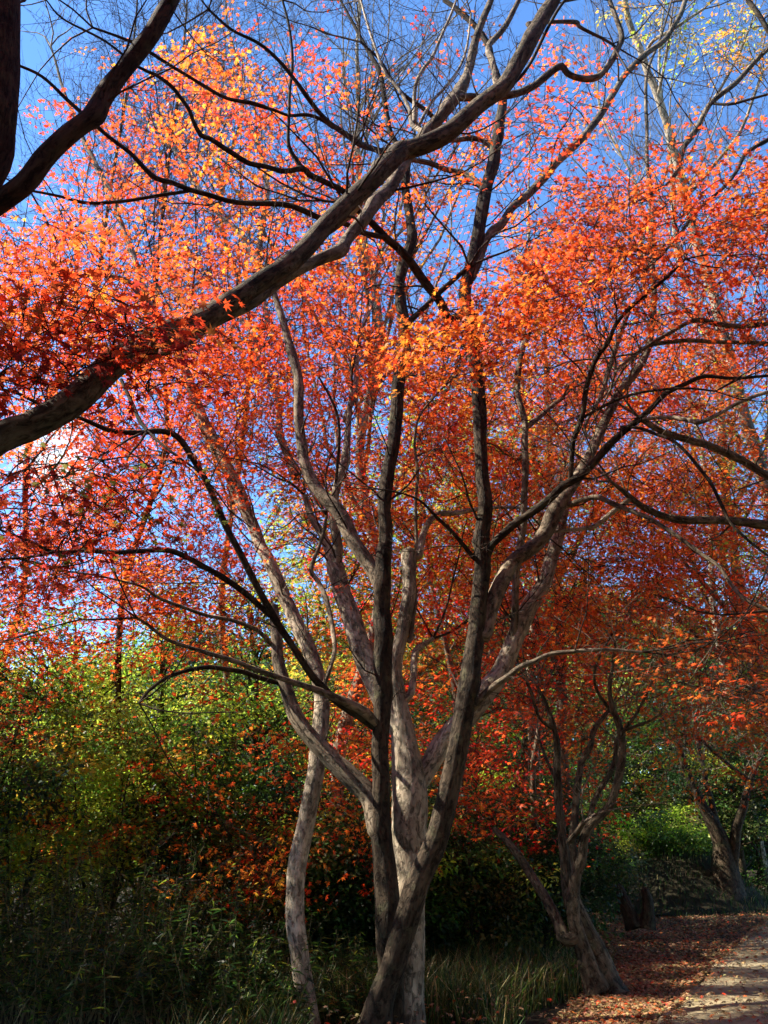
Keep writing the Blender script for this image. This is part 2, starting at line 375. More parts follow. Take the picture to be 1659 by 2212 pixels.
def grid_pts(rows, per, Y, x0=0, y0=0, cell=100., spread=1, seed=5, clump=.55, cscale=1.1):
    """spray centres; digits give how thick the foliage is in each part of the crown"""
    g = np.array([[int(c) for c in r] for r in rows], float); h, w = g.shape
    out = []
    n = int(per*g.sum()*1.0/max(1e-6, 1)*2.2)
    mx = 9.
    tries = int(per*mx*(h+0)*(w+2*spread)*1.0)
    gx = rng.uniform(-spread, w+spread, tries); gy = rng.uniform(0, h, tries)
    fx = np.clip(gx-.5, 0, w-1.001); fy = np.clip(gy-.5, 0, h-1.001); i = fy.astype(int); j = fx.astype(int); a = fy-i; b = fx-j
    d = (g[i, j]*(1-a)*(1-b)+g[i+1, j]*a*(1-b)+g[i, j+1]*(1-a)*b+g[i+1, j+1]*a*b)/mx
    Yv = rng.uniform(Y[0], Y[1], tries)
    P = at(x0+gx*cell, y0+gy*cell, Yv)
    nz = vnoise(P*np.array([cscale, cscale, cscale*1.7]), seed)*.65+vnoise(P*np.array([2.6, 2.6, 4.2])*cscale, seed+1)*.35
    keep = rng.random(tries) < d*np.clip(1+clump*8*(nz-.5), 0, 2.4)
    return P[keep]
FLECKS = [(1600, 2172, .55, .16), (1500, 2190, .45, .14), (1560, 2125, .5, .16), (1635, 2092, .5, .2), (1385, 2168, .35, .14), (1590, 2060, .5, .25), (1340, 2200, .3, .12)]
FLECKS = [(*ground(x, y)[:2], a, b) for x, y, a, b in FLECKS]
def sunfleck_gaps(P, pad=.2):  # drops sprays between the sun and chosen path spots, so flecks land there
    G = P-SUN_DIR[None]*(P[:, 2]/SUN_DIR[2])[:, None]; keep = np.ones(len(P), bool)
    for x, y, a, b in FLECKS: keep &= ((G[:, 0]-x)/(a+pad))**2+((G[:, 1]-y)/(b+pad))**2 > 1
    return P[keep]
def sprays(crown, wood, P, nl=12, L=.42, Wd=.26, size=.04, tpl=LEAF5, pal=None, seed=1, tiltn=.22, nrand=.42, near=None, reach=.9, twr=.0035, droop=.15, cscale=.8):
    P = sunfleck_gaps(P); n = len(P)
    if not n: return
    out = P.copy(); out[:, 2] = 0; cx = P[:, :2].mean(0); hd = np.zeros((n, 3)); hd[:, :2] = P[:, :2]-cx
    if near is not None:
        near = near[rng.random(len(near)) < .3] if len(near) > 40 else near
        idx = np.zeros(n, int); dist = np.zeros(n)
        for a in range(0, n, 400):
            d2 = ((P[a:a+400, None]-near[None])**2).sum(-1); idx[a:a+400] = d2.argmin(1); dist[a:a+400] = np.sqrt(d2.min(1))
        hd = P-near[idx]; hd[:, 2] *= .3
    H = nrm(nrm(hd)+.8*rng.normal(size=(n, 3))*np.array([1, 1, .3])); H[:, 2] -= droop; H = nrm(H)
    Z = nrm(np.array([0, 0, 1.])+tiltn*rng.normal(size=(n, 3))); Z = nrm(Z-H*(H*Z).sum(-1, keepdims=True)); X = np.cross(H, Z)
    sz = (.7+.6*rng.random(n))
    # spray twig
    K = 4; t = np.linspace(-.15, 1, K)[None, :, None]
    C = P[:, None]+H[:, None]*(t*L)*sz[:, None, None]+Z[:, None]*(-.12*L*t*t)
    if wood is not None:
        twig_mesh(wood, C, np.full((n, K), twr)*np.linspace(1, .5, K), 3)
        if near is not None:
            # each spray hangs on the closest limb or on a spray already hung, so the twigs fork in steps
            order = np.argsort(dist); pool = np.concatenate([near, np.zeros((n, 3))]); m0 = len(near); S = np.zeros((n, 3)); good = np.zeros(n, bool); gl = np.zeros(n)
            for q, k_ in enumerate(order):
                e = C[k_, 0]; d2 = ((pool[:m0]-e)**2).sum(1); j_ = d2.argmin(); dd = d2[j_]**.5
                if dd < reach: S[k_] = pool[j_]; good[k_] = True; gl[k_] = dd; pool[m0] = C[k_, 1]; m0 += 1
            S = S[good]; E = C[good, 0]; s = np.linspace(0, 1, 6)[None, :, None]
            mid = (S+E)/2+rng.normal(size=S.shape)*.16*gl[good][:, None]
            B = S[:, None]*(1-s)**2+2*mid[:, None]*s*(1-s)+E[:, None]*s*s
            twig_mesh(wood, B, np.linspace(1.5, 1, 6)[None]*np.full((len(S), 1), twr), 3)
    k = rng.poisson(nl, n); ii = np.repeat(np.arange(n), k); m = len(ii)
    u = rng.random(m); side = rng.choice([-1, 1], m); v = side*(rng.random(m)**.8)*Wd*(1.1-.7*u)
    Q = P[ii]+(H[ii]*(u*L)[:, None]+X[ii]*v[:, None])*sz[ii][:, None]+Z[ii]*(-.12*L*u*u+.025*rng.normal(size=m)-.12*np.abs(v))[:, None]
    hh = nrm(H[ii]*.8+X[ii]*(side*.8)[:, None]+.5*rng.normal(size=(m, 3))); hh[:, 2] -= .25
    nn = Z[ii]+nrand*rng.normal(size=(m, 3))
    c0 = pick(n, pal, P, cscale, seed, .0)[ii]; c1 = pick(m, pal, None)
    mixf = (rng.random(m) < .15)[:, None]; c = np.where(mixf, c1, c0)*np.exp(.18*rng.normal(size=(m, 1)))
    put_leaves(crown, tpl, Q, nn, hh, size*(.65+.6*rng.random(m)), np.clip(c, .004, .93))

# ================================================================== the ground
def sheet(name, mat, x0, x1, y0, y1, nx, ny, hf, kind='structure'):
    X, Y = np.meshgrid(np.linspace(x0, x1, nx), np.linspace(y0, y1, ny)); Z = hf(X, Y)
    V = np.stack([X, Y, Z], -1).reshape(-1, 3); i = np.arange(ny-1)[:, None]*nx; j = np.arange(nx-1)[None]
    F = np.stack([i+j, i+j+1, i+nx+j+1, i+nx+j], -1)
    mb = MB(); mb.add(V, F); o = mb.build(name, mat); return tag(o, kind=kind)
PATH_EDGE = np.array([ground(x, y)[:2] for x, y in ((1395, 2270), (1445, 2205), (1508, 2119), (1572, 2057), (1632, 2012), (1668, 1982))])
PATH_EDGE = np.concatenate([[[PATH_EDGE[0, 0]-1.6, -2.0]], PATH_EDGE, [[9.5, 24], [14, 32]]])
def path_x(y): return np.interp(y, PATH_EDGE[:, 1], PATH_EDGE[:, 0])
def ground_h(X, Y):
    P = np.stack([X*.35, Y*.35, X*0], -1)
    e = np.clip((path_x(Y)-.6-X)/2.5, 0, 1)+np.clip((X-path_x(Y)-4)/3, 0, 1)
    far = np.clip((Y-30)/60, 0, 1)
    return (vnoise(P, 3)-.5)*.35*np.clip(e, 0, 1)*np.clip((Y-9.5)/4, 0, 1)+(np.clip((-X-6)/10, 0, 1)*-.6)-far*1.0
def gh(x, y): return float(ground_h(np.array([x], float), np.array([y], float))[0])
sheet('ground', M_SOIL, -70, 70, -12, 180, 180, 220, lambda X, Y: ground_h(X, Y)-.03)
ys = np.concatenate([np.linspace(-2, 26, 120)])
mb = MB(); rows = []
for y in ys:
    e = path_x(y)+.12*(vnoise(np.array([[y*1.7, 0, 0]]), 4)[0]-.5)*2
    rows.append([[e+q*2.9, y+0, .012+.03*sin(pi*q)] for q in np.linspace(0, 1, 9)])
R_ = np.array(rows); n = len(ys); i = np.arange(n-1)[:, None]*9; j = np.arange(8)[None]
mb.add(R_, np.stack([i+j, i+j+1, i+9+j+1, i+9+j], -1)); tag(mb.build('path', M_PATH), kind='structure')

# ================================================================== the big maple in the middle
T = Tree('maple_tree', ground(858, 2240), 'large maple with several pale trunks from one base, standing in the centre', 'tree', 'maples along the path'); T.wf = .87
T.limb('878,2262,84 884,2160,80 885,2050,84 884,1930,82 886,1830,84 888,1730,88 884,1660,78 872,1590,62 862,1520,40 852,1450,32 868,1370,32 880,1290,32 883,1235,34 884,1190,38', 8.25, 8.8, 'trunk', M_PALE, 28, .09, True)
T.limb('845,2262,60 842,2150,60 836,2000,62 832,1900,58 825,1800,52 822,1700,42 824,1600,42 826,1500,44 826,1400,44 828,1300,44 829,1240,40 830,1150,34 835,1060,34 850,950,32 862,830,32 872,720,30 866,650,27 862,610,26 878,560,30 891,520,28 885,470,22 878,400,22 870,340,18 843,282,13 830,219,13 820,156,12 792,103,10 767,56,8 735,0,6', 8.1, (8.1, 8.3, 8.7), 'trunk', M_DARK, 26, .11, True)
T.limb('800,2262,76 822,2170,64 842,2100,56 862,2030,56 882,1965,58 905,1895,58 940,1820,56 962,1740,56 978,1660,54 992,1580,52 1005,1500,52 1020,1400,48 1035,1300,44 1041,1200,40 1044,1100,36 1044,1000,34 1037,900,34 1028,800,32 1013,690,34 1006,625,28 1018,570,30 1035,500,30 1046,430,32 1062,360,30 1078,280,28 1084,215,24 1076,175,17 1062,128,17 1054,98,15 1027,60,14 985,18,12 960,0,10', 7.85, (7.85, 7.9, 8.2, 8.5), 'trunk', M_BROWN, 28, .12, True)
MAIN = [
 # left side of the crown
 ('818,1790,58 795,1720,50 745,1665,46 695,1615,42 650,1560,38 622,1500,34 605,1440,32 598,1370,30 590,1310,24', 8.1, 8.7, M_GREY),
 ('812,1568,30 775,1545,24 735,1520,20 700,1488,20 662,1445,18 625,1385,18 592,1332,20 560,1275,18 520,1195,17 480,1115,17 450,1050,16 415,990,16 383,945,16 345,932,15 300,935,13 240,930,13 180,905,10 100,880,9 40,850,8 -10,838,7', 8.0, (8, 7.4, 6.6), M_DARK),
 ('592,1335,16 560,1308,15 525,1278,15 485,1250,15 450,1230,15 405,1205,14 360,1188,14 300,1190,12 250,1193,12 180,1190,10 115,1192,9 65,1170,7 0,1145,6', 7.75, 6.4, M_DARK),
 ('112,1194,8 60,1204,7 0,1210,6', 6.6, 6.4, M_DARK),
 ('818,1572,20 790,1540,26 745,1515,22 700,1495,18 650,1480,15 590,1458,14 540,1440,12 500,1425,12 415,1400,10 360,1380,9 318,1348,8 295,1334,7', 8.0, 7.0, M_GREY),
 ('600,1475,13 560,1463,12 525,1453,13 480,1446,12 450,1442,12 400,1450,10 355,1466,9 320,1492,8 300,1518,6', 8.0, 7.2, M_DARK),
 ('585,1390,11 555,1362,11 505,1342,10 450,1330,9 400,1313,9 350,1295,8 325,1280,7 300,1265,6 215,1245,5 150,1235,4', 8.2, 7.2, M_GREY),
 ('262,820,9 285,870,10 300,905,10 318,930,10', 6.9, 6.7, M_DARK),
 ('868,1590,46 842,1530,56 808,1472,60 790,1430,58 770,1370,50 752,1310,46 738,1270,44 722,1225,46 712,1190,24 692,1150,20 672,1118,18 660,1070,14', 8.75, 9.3, M_PALE),
 ('728,1238,26 727,1190,26 725,1150,24 722,1110,22 725,1065,20 735,1025,20 745,995,22 752,960,18 755,905,14 760,840,10', 8.7, 9.2, M_PALE),
 ('828,1275,40 812,1248,38 795,1222,36 772,1180,36 752,1140,38 735,1108,38 705,1075,32 682,1045,28 664,1010,28 652,965,26 645,915,24 646,860,24 645,810,24 634,765,24 624,735,20 610,690,18 598,650,15 585,610,12', 8.1, 9.0, M_GREY),
 ('725,1060,8 728,1010,8 732,960,8 730,900,7 715,860,6 690,815,5', 8.8, 8.7, M_DARK),
 ('700,1480,12 722,1410,12 718,1360,13 706,1300,13 690,1260,12 672,1232,11 683,1195,9 700,1150,9 706,1115,7', 8.4, 8.6, M_GREY),
 ('880,700,18 905,675,14 950,630,14 985,600,12 1012,575,10', 8.35, 8.1, M_DARK),
 ('885,1385,14 892,1340,13 897,1290,12 893,1240,13 900,1180,9 898,1100,8 902,1020,8 895,960,7 905,900,6 945,850,5', 8.9, 8.8, M_GREY),
 ('905,1200,20 912,1165,18 925,1130,16 945,1112,15 985,1108,12 1025,1100,11 1080,1096,9 1130,1098,7', 8.9, 9.1, M_PALE),
 ('885,1500,18 893,1450,18 900,1405,17 918,1390,13 935,1378,10', 8.9, 9.1, M_PALE),
 # right side of the crown
 ('900,1700,44 925,1655,48 958,1605,52 1000,1555,56 1040,1500,60 1080,1450,50 1108,1385,46 1140,1315,42 1175,1260,36 1192,1200,32 1205,1150,30 1222,1085,26 1240,1020,22', (8.6, 9.0, 9.6), (8.6, 9.0, 9.6), M_PALE),
 ('1046,1375,34 1060,1310,40 1078,1258,40 1108,1215,38 1145,1185,38 1178,1148,38 1198,1105,40 1222,1065,36 1245,1030,30 1272,985,24 1292,945,26 1312,900,24 1340,850,24 1368,815,20 1392,775,18 1408,725,17 1412,640,16 1410,550,16 1409,470,15 1407,410,15 1398,355,10 1397,290,9 1395,226,9 1398,160,8 1420,100,6 1440,40,5 1450,0,5', 8.3, (8.3, 8.7, 9.2, 9.4), M_GREY),
 ('1050,1200,30 1062,1178,20 1085,1155,20 1112,1132,20 1150,1108,20 1190,1078,20 1220,1050,21 1248,1032,20 1280,1000,18 1312,964,20 1350,930,16 1386,903,16 1415,875,13 1440,850,13 1480,830,11 1522,813,11 1580,817,9 1660,812,8', 8.0, 7.2, M_DARK),
 ('1232,1040,13 1235,990,12 1238,950,14 1248,925,15 1257,898,12 1265,850,13 1275,810,13 1290,770,12 1312,740,12 1330,700,10 1360,665,11 1395,635,9 1440,600,7 1480,560,6', 7.85, 7.0, M_DARK),
 ('1262,900,8 1300,880,8 1350,858,8 1400,845,7 1480,838,6 1545,845,5', 7.6, 7.0, M_DARK),
 ('1285,950,10 1262,925,6 1300,850,11 1318,790,14 1340,720,13 1362,665,9', 8.9, 8.8, M_GREY),
 ('1226,1092,16 1252,1082,14 1290,1074,14 1330,1090,13 1370,1105,12 1405,1120,12 1440,1142,11 1480,1170,11 1520,1200,10 1555,1225,10 1580,1262,11 1610,1293,10 1665,1320,9', 8.3, 7.4, M_GREY),
 ('1340,922,7 1385,925,8 1420,938,9 1450,950,9 1480,975,9 1510,1010,9 1540,1050,9 1562,1095,9 1580,1130,8 1620,1170,7 1665,1205,6', 7.4, 7.0, M_DARK),
 ('1385,906,9 1440,900,11 1480,905,12 1510,912,12 1545,898,11 1595,870,10 1640,852,10 1665,845,9', 7.3, 6.9, M_PALE),
 ('1048,1210,13 1025,1205,13 1005,1180,11 975,1147,10 945,1120,9 925,1098,7 905,1080,6 870,1066,5 830,1058,4', 8.0, 7.5, M_DARK),
 ('1106,1395,22 1110,1330,20 1113,1260,18 1118,1200,18 1128,1140,18 1135,1040,17 1133,960,17 1133,915,16 1120,860,14 1118,820,16 1122,780,14 1132,745,12 1142,725,9', 8.6, 9.0, M_GREY),
 ('1136,925,14 1160,905,14 1190,880,12 1215,860,10', 8.9, 9.3, M_GREY),
 ('1020,1530,22 1055,1490,17 1095,1462,15 1125,1440,14 1155,1428,13 1190,1412,12 1255,1406,10 1320,1404,9 1388,1408,7', 7.85, 7.4, M_GREY),
 # high limbs
 ('1020,600,20 1045,525,20 1062,500,22 1085,485,22 1105,455,19 1125,432,20 1160,398,20 1200,358,20 1235,322,20 1258,298,19 1280,270,18 1305,235,18 1335,185,15 1355,155,15 1380,128,16 1412,105,15 1440,80,14 1462,45,13 1483,0,12', 8.2, 9.2, M_GREY),
 ('1043,405,17 1025,390,16 995,372,15 965,365,14 930,352,14 890,345,12', 8.6, 8.3, M_GREY),
 ('1070,330,13 1050,310,12 1020,300,14 985,303,12 945,305,10', 8.5, 8.2, M_GREY),
 ('968,692,24 948,650,22 920,610,22 890,575,22 862,540,20 832,512,20 800,480,17 772,455,16 745,440,10', 8.1, 7.0, M_DARK),
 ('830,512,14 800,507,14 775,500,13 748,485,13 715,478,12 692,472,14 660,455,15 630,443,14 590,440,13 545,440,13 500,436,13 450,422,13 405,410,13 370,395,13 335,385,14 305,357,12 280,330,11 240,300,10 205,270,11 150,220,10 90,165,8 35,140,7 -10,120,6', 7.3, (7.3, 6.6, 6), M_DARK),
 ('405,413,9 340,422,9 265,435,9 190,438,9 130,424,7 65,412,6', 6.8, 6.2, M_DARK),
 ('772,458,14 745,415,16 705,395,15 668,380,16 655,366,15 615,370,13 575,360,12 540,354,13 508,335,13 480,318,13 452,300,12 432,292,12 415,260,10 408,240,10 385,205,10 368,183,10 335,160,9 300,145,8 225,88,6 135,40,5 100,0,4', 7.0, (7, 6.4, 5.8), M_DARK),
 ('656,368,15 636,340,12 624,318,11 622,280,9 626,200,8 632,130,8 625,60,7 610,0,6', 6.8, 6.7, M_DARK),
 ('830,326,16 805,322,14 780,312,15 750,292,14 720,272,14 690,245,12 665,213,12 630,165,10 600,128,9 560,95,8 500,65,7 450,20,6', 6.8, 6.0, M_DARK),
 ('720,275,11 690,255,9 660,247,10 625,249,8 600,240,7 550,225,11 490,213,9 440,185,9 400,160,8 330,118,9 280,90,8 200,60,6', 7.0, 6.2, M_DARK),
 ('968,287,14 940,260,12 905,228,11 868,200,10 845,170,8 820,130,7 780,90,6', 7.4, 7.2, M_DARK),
]
for sp, a, b, m in MAIN:
    w = parse(sp)[0, 2]
    T.limb(sp, a, b, 'limb' if w >= 22 else 'branch', m, 14 if w >= 36 else 10 if w >= 16 else 7, .12 if w > 36 else .08)
MAINPTS = T.pts(); MAINPTS = MAINPTS[MAINPTS[:, 2] > 2.2]
T.twigs(2.2, (4, 3), (.4, 1.3), M_TWIG, .014)
big = [
 '00001000010000000', '00012331021121000', '01233321111332100', '01244543223333221', '12444543332455433', '56455454333465454', '65555554334566555',
 '55655566645565555', '44677776446677644', '22577773236777643', '21577763237777643', '44667732467776433', '77776522357666433', '43322210044443333']
Z0 = '0'*17
P1 = np.concatenate([grid_pts(big[:7]+[Z0]*7, 2.7, (7.0, 11.0), clump=1.5, seed=21, spread=.3), grid_pts([Z0]*7+big[7:], 7.0, (8.9, 11.8), clump=.8, seed=22, spread=.3)])
cr, wd = MB(), MB()
z = (P1[:, 2]-2)/9
top = P1[:, 2] > 6.2
PALA = {'scarlet': 6, 'orange': 3.2, 'red': 2.4, 'pink': .8, 'gold': .25}
PALB = {'red': 2, 'scarlet': 6, 'orange': 4.5, 'gold': .5}
sprays(cr, wd, P1[top], 19, .44, .29, .043, LEAF5, PALA, 41, near=MAINPTS[::3])
sprays(cr, wd, P1[~top], 17, .46, .3, .040, LEAF5, PALB, 43, near=MAINPTS[::3])
def pad(cx, cy, rx, ry, Y, n, rot=0.):
    """a layered tier of foliage: centre, half-axes, tilt, distance range"""
    a = rng.random(n)*2*pi; r = np.sqrt(rng.random(n)); x = np.cos(a)*r*rx; y = np.sin(a)*r*ry
    c, s = cos(rot), sin(rot); return at(cx+x*c-y*s, cy+x*s+y*c, rng.uniform(Y[0], Y[1], n))
# bright tiers low on the right of the crown, nearer than the stems
PR = np.concatenate([pad(1090, 680, 250, 70, (6.3, 7.4), 150, -.33), pad(1280, 590, 170, 75, (6.5, 7.8), 110, -.25), pad(960, 760, 110, 50, (6.4, 7.2), 45, -.3), pad(1020, 790, 70, 30, (6.5, 7.1), 16), pad(1200, 520, 120, 55, (7, 8.2), 45, -.5)])
sprays(cr, wd, PR, 11, .42, .28, .041, LEAF7, {'scarlet': 6, 'orange': 5, 'red': 1.2, 'gold': .4}, 45, near=MAINPTS[::3], nrand=.6)
PG = np.concatenate([pad(465, 135, 65, 45, (8.2, 9.2), 34), pad(535, 165, 45, 35, (8.2, 9.5), 14), pad(400, 105, 30, 14, (8.5, 9.3), 4), pad(430, 250, 90, 40, (8.2, 9.6), 8)])
sprays(cr, wd, PG, 9, .4, .25, .046, LEAF7, {'gold': 4, 'orange': 5, 'scarlet': 2, 'yellow': .3}, 47, near=MAINPTS[::3])
T.cr, T.wd = cr, wd
wd.build('spray_twigs', M_TWIG, T.o); cr.build('crown', M_MAPLE, T.o)

# ================================================================== near maple whose trunk stands off the left edge
B = np.array([-3.15, 3.3, 0.])
T = Tree('maple_tree', B, 'near dark maple leaning in from the left edge with a long mossy bough', 'tree', 'maples along the path'); T.wf = .8
def wlimb(T, pts, name, mat, sides=14, rough=.1):
    a = np.array(pts, float); P, R = smooth_path(a[:, :3], a[:, 3], .08); mb = MB(); T.seed += 1; tube(mb, P, R, sides, rough, T.seed); T.curves.append((P, R)); return mb.build(name, mat, T.o)
j0 = at(-70, 995, 4.35)
wlimb(T, [(*B, .27), (-3.1, 3.3, .5, .21), (-3.02, 3.4, 1.2, .2), (-2.95, 3.6, 2.2, .18), (-2.9, 3.7, 3.2, .16), tuple(at(-150, 520, 3.8))+(.11,), tuple(at(-62, 420, 3.85))+(.09,), tuple(at(-14, 350, 3.9))+(.082,), tuple(at(0, 290, 3.9))+(.08,), tuple(at(10, 180, 3.9))+(.08,), tuple(at(14, 60, 3.9))+(.078,), tuple(at(12, -120, 3.9))+(.07,)], 'trunk', M_DARK, 16)
q = at(0, 435, 3.9)
NEAR = [
 ('-250,1080,110 -120,1020,96 0,945,84 60,925,80 110,895,78 150,870,80 195,835,76 240,795,74 300,752,70 350,725,66 400,705,60 440,688,58 480,658,54 540,622,52 600,588,52 640,555,50 690,508,50 740,455,50 790,402,50 840,348,52 865,325,52 910,312,48 960,290,48 1000,262,46 1050,220,46 1090,185,44 1130,120,44 1145,85,46 1165,55,40 1195,0,38 1215,-60,34', 3.9, (3.9, 4.5, 5.4, 5.8), M_BOUGH),
 ('-140,500,66 -60,470,60 0,432,58 50,395,58 95,345,56 140,305,54 185,260,50 205,240,58 225,195,50 270,140,46 310,92,46 345,40,44 370,0,42 385,-50,38', 3.75, (3.75, 4.1), M_DARK),
 ('215,820,50 290,772,46 370,745,42 420,718,42 460,698,40 520,665,36 560,640,36 600,608,36 650,578,36 690,560,34 735,540,38 752,515,34 790,470,34 812,440,42 835,415,36 862,370,36 885,335,32 914,290,32 945,258,32 975,225,38 989,205,34 1000,178,30 1012,150,24 1024,99,22 1036,58,20 1058,0,16', 4.75, (4.75, 5.4, 6.2, 6.6), M_GREY),
 ('985,212,20 1015,210,22 1050,213,22 1085,207,22 1115,203,20 1150,188,20 1175,168,20 1195,152,18 1212,144,20 1222,158,18 1240,168,18 1268,172,19 1290,168,19 1303,158,16 1320,135,17 1335,105,16 1345,80,15 1335,45,13 1318,0,11', 6.3, 6.7, M_GREY),
 ('1072,178,18 1064,130,17 1055,99,17 1089,58,15 1120,0,13', 6.2, 6.4, M_GREY),
 ('914,284,15 890,268,12 884,235,11 860,190,9 830,152,8 800,70,7 780,0,6', 6.5, 6.8, M_PALE),
 ('895,262,12 896,187,10 915,150,9 933,125,9 955,75,8 974,31,7 985,0,6', 6.6, 6.9, M_PALE),
 ('905,270,9 930,225,8 965,185,8 995,140,7 1010,90,6 1018,30,5', 6.6, 6.9, M_PALE),
 ('782,420,34 770,440,30 745,468,26 718,495,20 690,515,14', 5.9, 6.0, M_PALE),
 ('1095,190,9 1120,170,9 1150,130,9 1175,80,9 1200,30,8 1220,0,7', 5.7, 5.9, M_DARK),
 ('1140,52,12 1180,48,10 1240,47,12 1250,58,10 1270,68,9 1300,82,8 1322,95,7', 6.4, 6.6, M_GREY),
]
for sp, a, b, m in NEAR:
    w = parse(sp)[0, 2]
    T.limb(sp, a, b, 'limb' if w >= 22 else 'branch', m, 16 if w >= 36 else 10, .10 if w > 36 else .07)
wlimb(T, [(-3.0, 3.45, 1.3, .15), (-2.75, 3.62, 1.75, .135), tuple(at(-240, 1075, 3.9))+(.115,), tuple(at(-200, 1056, 3.92))+(.112,)], 'limb', M_DARK)
NP = T.pts(); NP = NP[NP[:, 2] > 1.8]
T.twigs(1.6, (4, 3), (.5, 1.4), M_TWIG, .012, smin=.35)
cr, wd = MB(), MB()
PN = np.concatenate([pad(140, 720, 230, 85, (3.9, 4.6), 92, -.08), pad(60, 820, 120, 60, (3.9, 4.5), 26), pad(300, 790, 110, 50, (4.0, 4.5), 18), pad(390, 720, 60, 35, (4.1, 4.5), 6)])
sprays(cr, wd, PN, 10, .34, .22, .044, LEAF7, {'maroon': 2, 'rust': 2, 'red': 4, 'scarlet': 3}, 51, near=NP[::2], reach=1.0)
PN2 = np.concatenate([pad(110, 1070, 190, 100, (4.6, 5.6), 62, .1), pad(330, 1060, 110, 90, (4.8, 5.8), 26), pad(60, 1190, 160, 50, (4.6, 5.6), 22), pad(200, 960, 60, 30, (4.8, 5.5), 4)])
sprays(cr, wd, PN2, 10, .36, .24, .042, LEAF7, {'maroon': 3, 'rust': 2, 'red': 3, 'olive': 1.2}, 53, near=NP[::2], reach=.6)
PN3 = np.concatenate([pad(90, 560, 150, 110, (5.2, 6.6), 62), pad(60, 650, 120, 50, (5, 6), 24), pad(290, 620, 120, 60, (5.4, 6.6), 20), pad(120, 470, 140, 40, (5.4, 6.8), 14)])
sprays(cr, wd, PN3, 10, .4, .26, .041, LEAF7, {'orange': 4, 'gold': .9, 'scarlet': 5, 'pink': 1.2}, 55, near=NP[::2], reach=.9)
n_ = 900; PO = np.stack([rng.uniform(-6, 7.5, n_), rng.uniform(-4, 4.6, n_), rng.uniform(7.4, 9.6, n_)], -1); PO = PO[(PO[:, 2]-CAMZ) > np.tan(radians(61))*np.maximum(PO[:, 1], 0)+.4]  # unseen foliage overhead, added to cut the sky light below
n_ = 190; PO2 = np.stack([rng.uniform(-8, -4.3, n_), rng.uniform(3.0, 5.7, n_), rng.uniform(4.6, 9, n_)], -1); PO = np.concatenate([PO, PO2])  # unseen foliage off the left side, added to shade the near sprays
sprays(cr, wd, PO, 22, .8, .6, .10, LEAF3, {'scarlet': 4, 'red': 3, 'orange': 2}, 57, near=None)
wd.build('spray_twigs', M_TWIG, T.o); cr.build('crown', M_MAPLE, T.o)

# ================================================================== slender maple just left of the middle
T = Tree('maple_tree', ground(672, 2235), 'slender pale maple with one bare leaning trunk left of the big one', 'tree', 'maples along the path')
T.limb('672,2275,50 668,2215,48 662,2150,46 652,2060,44 643,1990,44 641,1930,42 645,1860,42 660,1780,40 675,1690,38 686,1610,36 692,1560,36 694,1500,34 684,1450,32 668,1400,32 650,1360,32 625,1310,30 604,1270,32 580,1215,30 560,1180,28 540,1120,26 510,1050,25 485,990,24 450,920,22 415,840,22 395,785,20 360,725,20 335,690,18 310,620,17 288,555,14 265,490,10', 8.3, (8.3, 9.0, 9.8, 10.4), 'trunk', M_PALE, 16, .09, True)
SL = [
 ('540,1125,20 505,1060,18 480,1000,18 455,960,16 430,900,15 412,850,13 400,790,14 385,750,12', 9.9, 10.3, M_GREY),
 ('390,780,14 350,700,18 305,640,16 280,610,14 230,595,11 180,596,9 110,592,7', 10.0, 9.6, M_GREY),
 ('640,1030,24 620,985,20 605,930,17 600,860,14 560,780,14 545,720,14 520,690,12', 10.4, 11.0, M_PALE),
 ('560,570,16 540,545,18 520,505,14 480,470,11 455,440,13 425,405,13 395,355,12 370,310,9', 10.6, 11.4, M_PALE),
 ('575,700,14 566,640,14 560,560,16 570,480,13 577,400,12 565,330,10 545,280,9 520,240,8', 11, 11.8, M_PALE),
 ('280,540,12 262,480,10 240,420,13 215,370,13 190,320,10 140,200,7 110,100,5', 10.6, 11.4, M_GREY),
 ('745,910,14 765,840,13 770,760,11 785,700,9 810,640,8', 10.6, 11, M_PALE),
]
for sp, a, b, m in SL:
    T.limb(sp, a, b, 'limb' if parse(sp)[0, 2] >= 18 else 'branch', m, 9, .08)
SP = T.pts(); SP = SP[SP[:, 2] > 2.6]
T.twigs(2.4, (4, 4), (.5, 1.5), M_TWIGP, .014, zmin=3)
mid = ['00000000000', '00111100000', '01222211000', '01233322100', '13234332100', '34333333220', '45444444430', '34444445553', '23455553222', '12555553222', '12455553222', '34555533210', '45554320000', '43332110000']
P2 = grid_pts(mid, 4.2, (10.8, 13), clump=.8, seed=61)
cr, wd = MB(), MB()
sprays(cr, wd, P2, 16, .5, .3, .05, LEAF5, {'scarlet': 5, 'pink': .8, 'orange': 4, 'red': 2, 'gold': .8}, 63, near=SP[::3])
low = ['3332221000', '3222233200', '3322344422', '3322355553', '1211245430', '0000143200', '0000110000']
P3 = grid_pts(low, 2.2, (9.6, 11.6), x0=-10, y0=1370, clump=.9, seed=65)
sprays(cr, wd, P3, 15, .45, .28, .046, LEAF5, {'scarlet': 3, 'orange': 4, 'red': 1.5, 'rust': 2, 'gold': 1.6}, 67, near=SP[::3], reach=.9)
PY = np.concatenate([pad(435, 1910, 55, 22, (9, 9.6), 9), pad(600, 1840, 45, 70, (9.3, 10), 14, .4), pad(60, 1600, 60, 14, (9, 9.6), 6), pad(520, 1850, 70, 20, (9.2, 9.8), 8)])
sprays(cr, wd, PY, 10, .38, .25, .040, LEAF5, {'gold': 4, 'yellow': 2, 'orange': 4}, 69, near=SP[::3], reach=.6)
wd.build('spray_twigs', M_TWIG, T.o); cr.build('crown', M_MAPLE, T.o)

